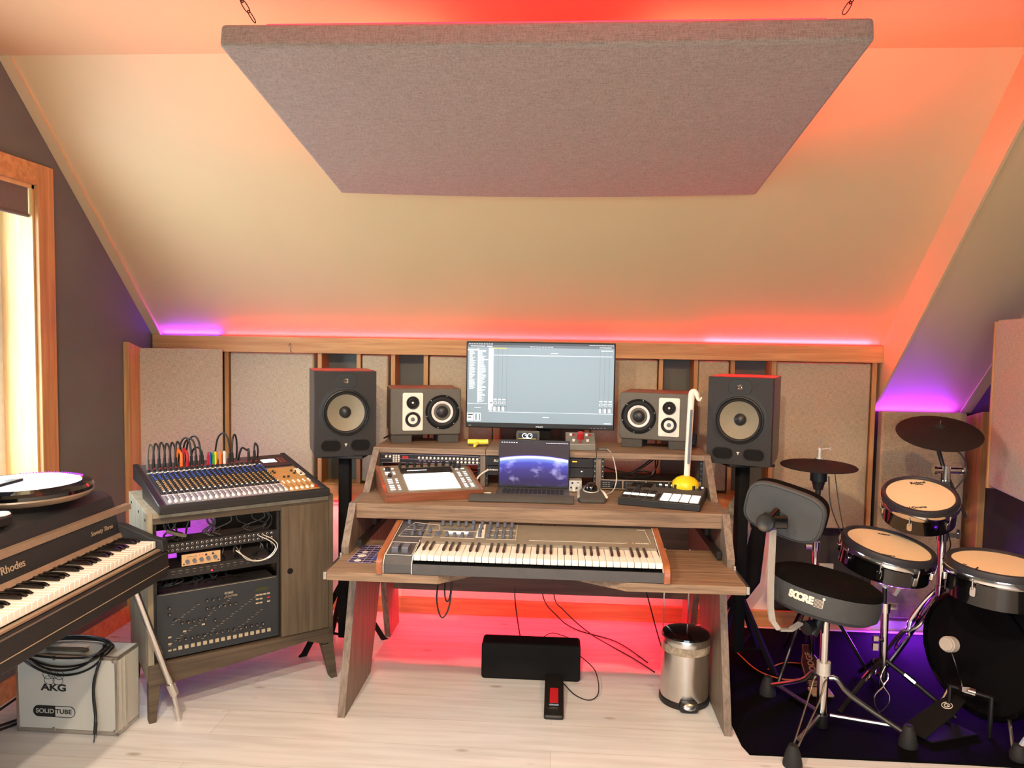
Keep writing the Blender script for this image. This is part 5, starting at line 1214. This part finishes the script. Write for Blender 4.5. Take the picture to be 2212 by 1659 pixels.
t = tubething('hi_hat_stand', 'dark hi-hat stand with clutch, trigger box and tripod legs behind the throne', 'stand', [
    ('rod', B().cyl((X0, Y0_, .40), (X0, Y0_, 1.10), .0032, n=8), 'alu'),
    ('clutch', B().cyl((X0, Y0_, 1.010), (X0, Y0_, 1.055), .010, n=14).cyl((X0, Y0_, 1.0), (X0, Y0_, 1.012), .018, n=16).cyl((X0-.012, Y0_-.005, 1.045), (X0+.04, Y0_, 1.052), .0045, n=8).bc(X0+.042, Y0_, 1.053, .006, .02, .014), 'silver'),
    ('trigger_box', B().cyl((X0, Y0_, .965), (X0, Y0_, .905), .036, n=24).cyl((X0, Y0_, .905), (X0, Y0_, .865), .030, .020, 20).cyl((X0, Y0_, .865), (X0, Y0_, .84), .012, n=14), 'blk'),
    ('tube', B().cyl((X0, Y0_, .10), (X0, Y0_, .60), .0125, n=14).cyl((X0, Y0_, .60), (X0, Y0_, .80), .007, n=12), 'chrome'),
    ('collar', B().cyl((X0, Y0_, .585), (X0, Y0_, .625), .019, n=12).bc(X0-.03, Y0_, .60, .03, .012, .02), 'chrome'),
    ('white_clip', B().box(X0-.03, X0+.03, Y0_-.14, Y0_-.13, .52, .565), 'silver')], loc=(X0, Y0_, 0))
for k in range(3):
    a = rad(100+120*k); obj('leg', B().tube([(X0, Y0_, .42), (X0+.12*math.cos(a), Y0_+.12*math.sin(a), .25), (X0+.26*math.cos(a), Y0_+.26*math.sin(a), .02)], .008, 8, 3), 'dmetal', t, True)
b = B(); b.X = frame((1.165, 3.235, .012), -.05, rad(26)); b.prism([(-.042, 0), (.042, 0), (.047, .05), (.044, .14), (.022, .205), (.016, .245), (-.016, .245), (-.022, .205), (-.044, .14), (-.047, .05)], 'z', 0, .006)
tp = thing('hi_hat_pedal', 'bronze footboard pedal with lettering seen behind the throne column', 'pedal', (1.165, 3.235, .01)); fb_ = obj('footboard', b, 'dmetal', tp, True, bev=.001)
b = B(); b.X = frame((1.165, 3.235, .012), -.05, rad(26)) @ Matrix.Translation((0, 0, .0065)); b.text('DODGE', .038, Matrix.Translation((0, .13, 0)) @ Matrix.Rotation(PI/2, 4, 'Z'), .0004, bold=.001)
for y in (.012, .020, .028, .036): b.box(-.036, .036, y, y+.003, 0, .001)
b.tube([(-.041, .05, 0), (-.040, .14, 0), (-.019, .205, 0), (-.014, .24, 0), (.014, .24, 0), (.019, .205, 0), (.040, .14, 0), (.041, .05, 0)], .0012, 4, 1)
obj('raised_lettering', b, 'gold', fb_, True)
obj('heel_plate', B().box(1.12, 1.21, 3.17, 3.24, .0095, .02), 'gold', tp, True, bev=.002)
obj('chain', B().tube([(1.178, 3.455, .135), (1.183, 3.44, .22), (1.187, 3.41, .33)], .005, 6), 'dmetal', tp, True)
# snare stand
sx, sy = 1.395, 3.15
t = tubething('snare_stand', 'chrome snare stand with basket arms and folded legs under the snare pad', 'stand', [
    ('upper_tube', B().cyl((sx, sy, .30), (sx-.005, sy, .50), .009, n=12), 'dmetal'),
    ('lower_tube', B().cyl((sx+.004, sy, .07), (sx, sy, .42), .0155, n=16), 'chrome'),
    ('clamp', B().cyl((sx, sy, .40), (sx, sy, .44), .021, n=12).bc(sx+.03, sy, .425, .035, .02, .022), 'chrome'),
    ('wing_bolt', B().cyl((sx-.01, sy-.02, .285), (sx-.055, sy-.03, .29), .007, n=10).bc(sx-.05, sy-.04, .265, .022, .012, .03).bc(sx-.05, sy-.04, .30, .020, .012, .02), 'chrome'),
    ('basket_arm', B().prism([(sx-.02, .515), (sx-.01, .53), (sx+.09, .60), (sx+.15, .60), (sx+.09, .585), (sx+.0, .505)], 'y', sy-.008, sy+.008).prism([(sx+.02, .48), (sx+.035, .475), (sx+.10, .59), (sx+.08, .595)], 'y', sy-.02, sy-.008), 'silver'),
    ('basket_arm', B().cyl((sx, sy, .50), (sx-.10, sy+.06, .595), .006, n=8), 'silver')], loc=(sx, sy, 0))
for (dx, dy) in ((.24, -.13), (-.22, -.13), (.02, .27)):
    obj('leg', B().tube([(sx, sy, .20), (sx+dx*.5, sy+dy*.5, .115), (sx+dx, sy+dy, .02)], .0095, 8, 3), 'dmetal', t, True); obj('leg_sleeve', B().cyl((sx+dx*.30, sy+dy*.30, .152), (sx+dx*.45, sy+dy*.45, .125), .0125, n=8), 'chrome', t, True)
b = B()
for s in (-1, 1): b.tube([(sx-.028, sy-.09, .205), (sx-.028+s*.012, sy-.09, .175), (sx-.032+s*.014, sy-.095, .15), (sx-.036, sy-.10, .125), (sx-.042+s*.028, sy-.105, .09), (sx-.046+s*.026, sy-.11, .05), (sx-.052, sy-.115, .018)], .0028, 6, 3)
obj('wire_brace', b, 'chrome', t, True)
# pole stand with double braced leg
px, py = 1.695, 3.30
t = tubething('drum_pole_stand', 'tall chrome pole stand holding the tilted tom pad and the crash cymbal', 'stand', [
    ('lower_pole', B().cyl((px, py, .42), (px-.005, py, .69), .0165, n=16), 'chrome'),
    ('leg_joint', B().cyl((px, py, .43), (px, py, .475), .024, n=14), 'chrome'),
    ('pole_joint', B().cyl((px-.005, py, .675), (px-.005, py, .715), .023, n=14).bc(px+.045, py, .70, .05, .02, .02).cyl((px+.06, py, .685), (px+.06, py, .725), .007, n=8), 'chrome'),
    ('upper_pole', B().cyl((px-.005, py, .69), (px-.01, py, .99), .0125, n=14), 'chrome'),
    ('clamp_block', B().cyl((px-.05, py-.01, .985), (px+.06, py-.01, .985), .014, n=12).cyl((px-.01, py-.01, .93), (px-.01, py-.01, 1.005), .020, n=12).cyl((px-.062, py-.01, .985), (px-.050, py-.01, .985), .019, n=6).cyl((px+.055, py-.01, .985), (px+.07, py-.01, .985), .022, n=8), 'chrome'),
    ('tom_arm', B().tube([(px-.01, py-.01, .94), (px-.03, py-.05, .90), (px-.06, py-.07, .86)], .010, 8, 3).bc(px-.035, py-.03, .925, .05, .03, .035), 'chrome'),
    ('cymbal_arm', B().cyl((px-.01, py, .98), (px-.035, py+.03, 1.10), .009, n=10).cyl((px-.035, py+.03, 1.10), (px-.02, py+.055, 1.145), .006, n=8), 'dmetal'),
    ('rubber_grip', B().cyl((px+.0, py, .97), (px+.09, py-.0, .78), .007, n=8), 'rubber')], loc=(px, py, 0))
def braced(b, p0, p1, w, r=.0085):
    p0 = Vector(p0); p1 = Vector(p1); d = p1-p0; s = Vector((0, 0, 1)).cross(d).normalized()*w; u = d.cross(s).normalized()*w
    for q in (1, -1): b.tube([p0+u*.4*q, p0+d*.16+u*q, p0+d*.38+u*q, p0+d*.48+u*.25*q, p0+d*.56+u*.9*q, p0+d*.9+u*.9*q, p1+u*.2*q], r, 8, 4)
obj('braced_leg', (lambda b: (braced(b, (px, py, .46), (1.475, 3.40, .02), .020), b)[1])(B()), 'chrome', t, True)
obj('braced_leg', (lambda b: (braced(b, (px, py, .46), (1.70, 3.70, .02), .018), b)[1])(B()), 'chrome', t, True)
obj('braced_leg', (lambda b: (braced(b, (px, py, .46), (2.10, 3.46, .02), .018), b)[1])(B()), 'chrome', t, True)
t = tubething('floor_tom_stand', 'chrome stand at the right edge, its black foot on the front of the carpet', 'stand', [
    ('column', B().cyl((1.95, 2.745, .10), (1.95, 2.745, .66), .014, n=14), 'chrome'),
    ('tom_arm', B().tube([(1.95, 2.745, .64), (1.91, 2.755, .665), (1.83, 2.775, .66)], .010, 8, 3), 'chrome')], loc=(1.95, 2.745, 0))
for k, (fx, fy) in enumerate(((1.715, 2.745), (2.05, 2.50), (2.08, 2.95))):
    d = Vector((fx-1.95, fy-2.745, 0)); lg = obj('leg', B().tube([(1.95, 2.745, .34), Vector((1.95, 2.745, .26))+d*.45, Vector((1.95, 2.745, .05))+d], .011, 8, 4), 'chrome', t, True)
    obj('rubber_foot', B().lathe([(0, 0), (.028, 0), (.030, .02), (.018, .055), (0, .06)], 20, (fx, fy, .0095 if fy > 2.7 else .0)), 'rubber', lg, True)
cable([(1.66, 3.30, 1.10), (1.73, 3.26, 1.06), (1.755, 3.26, .98), (1.72, 3.28, .90)], 'thin black cable curving beside the chrome clamp below the crash cymbal', .0028)
cable([(1.63, 3.24, .80), (1.68, 3.24, .72), (1.70, 3.25, .66), (1.68, 3.27, .60)], 'thin black cable hanging from the tilted tom pad along the pole', .0028)
cable([(1.225, 3.38, .93), (1.235, 3.37, .80), (1.28, 3.35, .68), (1.32, 3.33, .62)], 'thin black cable hanging from the hi-hat trigger box to the snare pad', .0028)
cable([(1.255, 3.40, .96), (1.275, 3.38, .80), (1.30, 3.36, .66), (1.305, 3.34, .62)], 'second thin black cable falling from the edge of the hi-hat', .0022)
# kick pad
nk = Vector((-.92, -.40, .0)).normalized(); kc = Vector((1.715, 3.03, .285))
t = thing('kick_pad', 'round black mesh kick drum pad facing the throne', 'drum', (1.74, 3.03, 0)); b = B(); b.X = Matrix.Translation(kc) @ zto(nk)
b.lathe([(0, .0), (.235, .0)], 56); obj('mesh_head', b, 'mesh', t, True)
b = B(); b.X = Matrix.Translation(kc) @ zto(nk); b.lathe([(.232, -.01), (.236, .008), (.250, .010), (.258, .0), (.258, -.03), (.248, -.032), (.246, -.20), (0, -.20)], 56); obj('hoop_and_shell', b, 'blkg', t, True)
for dx in (-.12, .14): obj('spur', B().cyl(kc+Vector((.40*dx, -.92*dx, -.2)), kc+Vector((-.05+.40*dx*1.2, -.92*dx*1.3-.06, -.283)), .008, n=8), 'chrome', t, True)
tp = thing('kick_pedal', 'black kick pedal with white felt beater in front of the kick pad', 'pedal', (1.60, 2.97, 0))
bt = obj('beater', B().cyl((1.520, 2.895, .372), (1.552, 2.915, .365), .030, .030, 20).cyl((1.512, 2.890, .374), (1.521, 2.896, .372), .026, n=20), 'felt', tp, True, bev=.003)
obj('beater_shaft', B().cyl((1.540, 2.908, .35), (1.625, 2.955, .17), .003, n=8), 'chrome', tp, True)
obj('axle', B().cyl((1.59, 2.99, .165), (1.70, 2.90, .165), .008, n=10).cyl((1.59, 2.99, .0), (1.59, 2.99, .17), .009, n=8).cyl((1.70, 2.90, .0), (1.70, 2.90, .17), .009, n=8), 'dmetal', tp, True)
obj('cam', B().cyl((1.63, 2.955, .165), (1.66, 2.93, .165), .022, n=12).bc(1.62, 2.94, .18, .03, .02, .02), 'chrome', tp, True)
b = B(); b.X = frame((1.40, 2.875, .02), rad(-60), rad(17)); b.prism([(-.05, 0), (.05, 0), (.045, .20), (.03, .29), (-.03, .29), (-.045, .20)], 'z', 0, .007); fbo = obj('footboard', b, 'blkm', tp, True, bev=.001)
b = B(); b.X = frame((1.40, 2.875, .02), rad(-60), rad(17)) @ Matrix.Translation((0, .215, .0078)); b.tube([(.019*math.cos(a), .019*math.sin(a), 0) for a in [2*PI*k/20 for k in range(20)]], .0018, 4, 1, True)
b.tube([(.010*math.cos(a), .010*math.sin(a), 0) for a in [rad(40+k*26) for k in range(11)]]+[(.010, 0, 0), (.001, 0, 0)], .0022, 4, 1); obj('round_emblem', b, 'cream', fbo, True)
obj('base_plate', B().prism([(1.41, 2.90), (1.45, 2.83), (1.66, 2.91), (1.61, 2.99)], 'z', .0095, .014), 'blkm', tp, True)
# throne
tx, ty = 1.058, 2.892
t = thing('drum_throne', 'round drum throne with velvet top, grey backrest and chrome double braced legs', 'drum throne', (tx, ty, 0))
obj('column', B().cyl((tx, ty, .25), (tx, ty, .47), .0165, n=18), 'chrome', t, True)
obj('lower_column', B().cyl((tx, ty, .055), (tx, ty, .255), .0205, n=20), 'chrome', t, True)
obj('column_collar', B().cyl((tx, ty, .235), (tx, ty, .285), .026, n=16), 'silver', t, True); obj('column_foot', B().cyl((tx, ty, .025), (tx, ty, .075), .025, n=16), 'dmetal', t, True)
feet = ((1.338, 2.808), (.880, 2.655), (.935, 3.165))
for (fx, fy) in feet:
    p0 = Vector((tx, ty, .225)); p1 = Vector((fx, fy, .055)); d = (p1-p0)
    hx = Vector((d.x, d.y, 0)).normalized(); sd = Vector((-hx.y, hx.x, 0))
    b = B()
    wq, rq = (.020, .0036) if (fx, fy) == feet[1] else (.008, .0085)
    for q in (-1, 1):
        s_ = sd*wq*q; b.tube([p0+hx*.022+s_, p0+hx*.05+s_+Vector((0, 0, -.002)), p0+d*.35+s_, p1-d*.05+s_*.4], rq, 8, 3)
    lg = obj('leg', b, 'alu', t, True)
    b = B().tube([Vector((tx, ty, .075))+hx*.03, p1-d*.15+Vector((0, 0, -.004))], .008, 8, 1); obj('brace', b, 'alu', lg, True)
    b = B(); b.lathe([(0, 0), (.034, 0), (.034, .012), (.026, .05), (.015, .078), (0, .08)], 22, (fx+hx.x*.012, fy+hx.y*.012, .0095 if (fx, fy) != feet[1] else .0005)); obj('rubber_foot', b, 'rubber', lg, True)
SM = frame((1.052, 2.900, .562), 0, rad(-2), rad(10))
prof_s = [(0, -.075), (.18, -.072), (.202, -.055), (.206, -.02), (.204, .028)]
b = B(); b.X = SM; b.lathe(prof_s, 56); seat = obj('seat', b, 'grv', t, True)
b = B(); b.X = SM; b.lathe([(.2045, .026), (.199, .048), (.17, .062), (.10, .070), (0, .072)], 56); obj('velvet_top', b, 'velvet', seat, True)
b = B(); b.X = SM; sc_ = 'S CORE'
for k, ch_ in enumerate('SCORE'):
    a = rad(-144+k*5.3); b.text(ch_, .036, Matrix.Translation((.2065*math.cos(a), .2065*math.sin(a), -.006-.0*k)) @ Matrix.Rotation(a+PI/2, 4, 'Z') @ FRONT, .0012, bold=.0022)
for k in range(7):
    a0, a1 = rad(-119.5), rad(-111); z = -.022+k*.0045
    b.tube([(.2072*math.cos(a0+(a1-a0)*q/3), .2072*math.sin(a0+(a1-a0)*q/3), z) for q in range(4)], .0009, 4, 1)
a = rad(-111); b.lathe([(0, 0), (.005, 0), (.005, .001), (0, .001)], 12, (.2072*math.cos(a), .2072*math.sin(a), .013), (math.cos(a), math.sin(a), 0)); b.cyl((.2072*math.cos(a), .2072*math.sin(a), .010), (.2072*math.cos(a), .2072*math.sin(a), -.022), .0012, n=5)
obj('seat_lettering', b, 'cream', seat, True)
obj('height_knob', B().cyl((.965, 2.84, .435), (1.00, 2.86, .44), .028, .020, 16).cyl((1.00, 2.87, .40), (1.03, 2.88, .455), .022, n=12), 'blk', t, True)
# chrome backrest post
b = B()
pp = [(.808, 2.765, .83), (.806, 2.760, .72), (.804, 2.755, .62), (.806, 2.753, .54), (.815, 2.756, .49), (.845, 2.775, .450), (.90, 2.81, .437), (.95, 2.85, .45)]
Q = [Vector(p) for p in pp]; W2 = .0125
for (p, q_) in zip(Q, Q[1:]):
    d = (q_-p).normalized(); w = Vector((.92, .38, 0))*W2 if abs(d.z) > .5 else Vector((0, .0, 0))+d.cross(Vector((0, 0, 1))).normalized()*W2*.9; nn = d.cross(w).normalized()*.004
    vs = [b.v(p+s1*w+s2*nn) for s1, s2 in ((-1, -1), (1, -1), (1, 1), (-1, 1))]; ve = [b.v(q_+s1*w+s2*nn) for s1, s2 in ((-1, -1), (1, -1), (1, 1), (-1, 1))]
    for k in range(4): b.f([vs[k], vs[(k+1) % 4], ve[(k+1) % 4], ve[k]])
obj('backrest_post', b, 'silver', t, True)
bk = frame((.878, 2.86, .882), rad(-30), rad(4), rad(13)); b = B(); b.X = bk
n_ = 40; pts = []
for k in range(n_):
    a = 2*PI*k/n_; c_, s_ = math.cos(a), math.sin(a); pts.append((.150*math.copysign(abs(c_)**.55, c_), .098*math.copysign(abs(s_)**.6, s_)))
b.prism(pts, 'y', -.030, .005); br_ = obj('backrest', b, 'grv', t, True, bev=.012, seg=3)
b = B(); b.X = bk; b.prism([(x*1.0, z*1.0) for x, z in pts], 'y', .004, .062); obj('backrest_padding', b, 'velvet', br_, True, bev=.022, seg=4)
b = B(); b.X = bk; b.tube([(x*.93, -.0305, z*.90) for x, z in pts], .0012, 4, 1, True); obj('stitching', b, 'rubber', br_, True)
obj('clamp', B().rbox(.79, .86, 2.755, 2.835, .835, .885, .012, 'x').cyl((.79, 2.76, .87), (.83, 2.79, .90), .014, n=12), 'blkg', t, True, bev=.004)
obj('clamp_knob', B().lathe([(0, .012), (.020, .014), (.030, .020), (.034, .010), (.032, -.006), (.02, -.016), (0, -.02)], 24, (.775, 2.742, .862), (-.45, -.9, .1)), 'blk', t, True)
cable([(1.00, 3.42, .012), (1.10, 3.50, .012), (1.20, 3.48, .012), (1.16, 3.36, .012), (1.05, 3.32, .012), (.95, 3.40, .012), (.9, 3.6, .012)], 'thin orange-red cable looping on the rug behind the throne', .0028, 'orange')
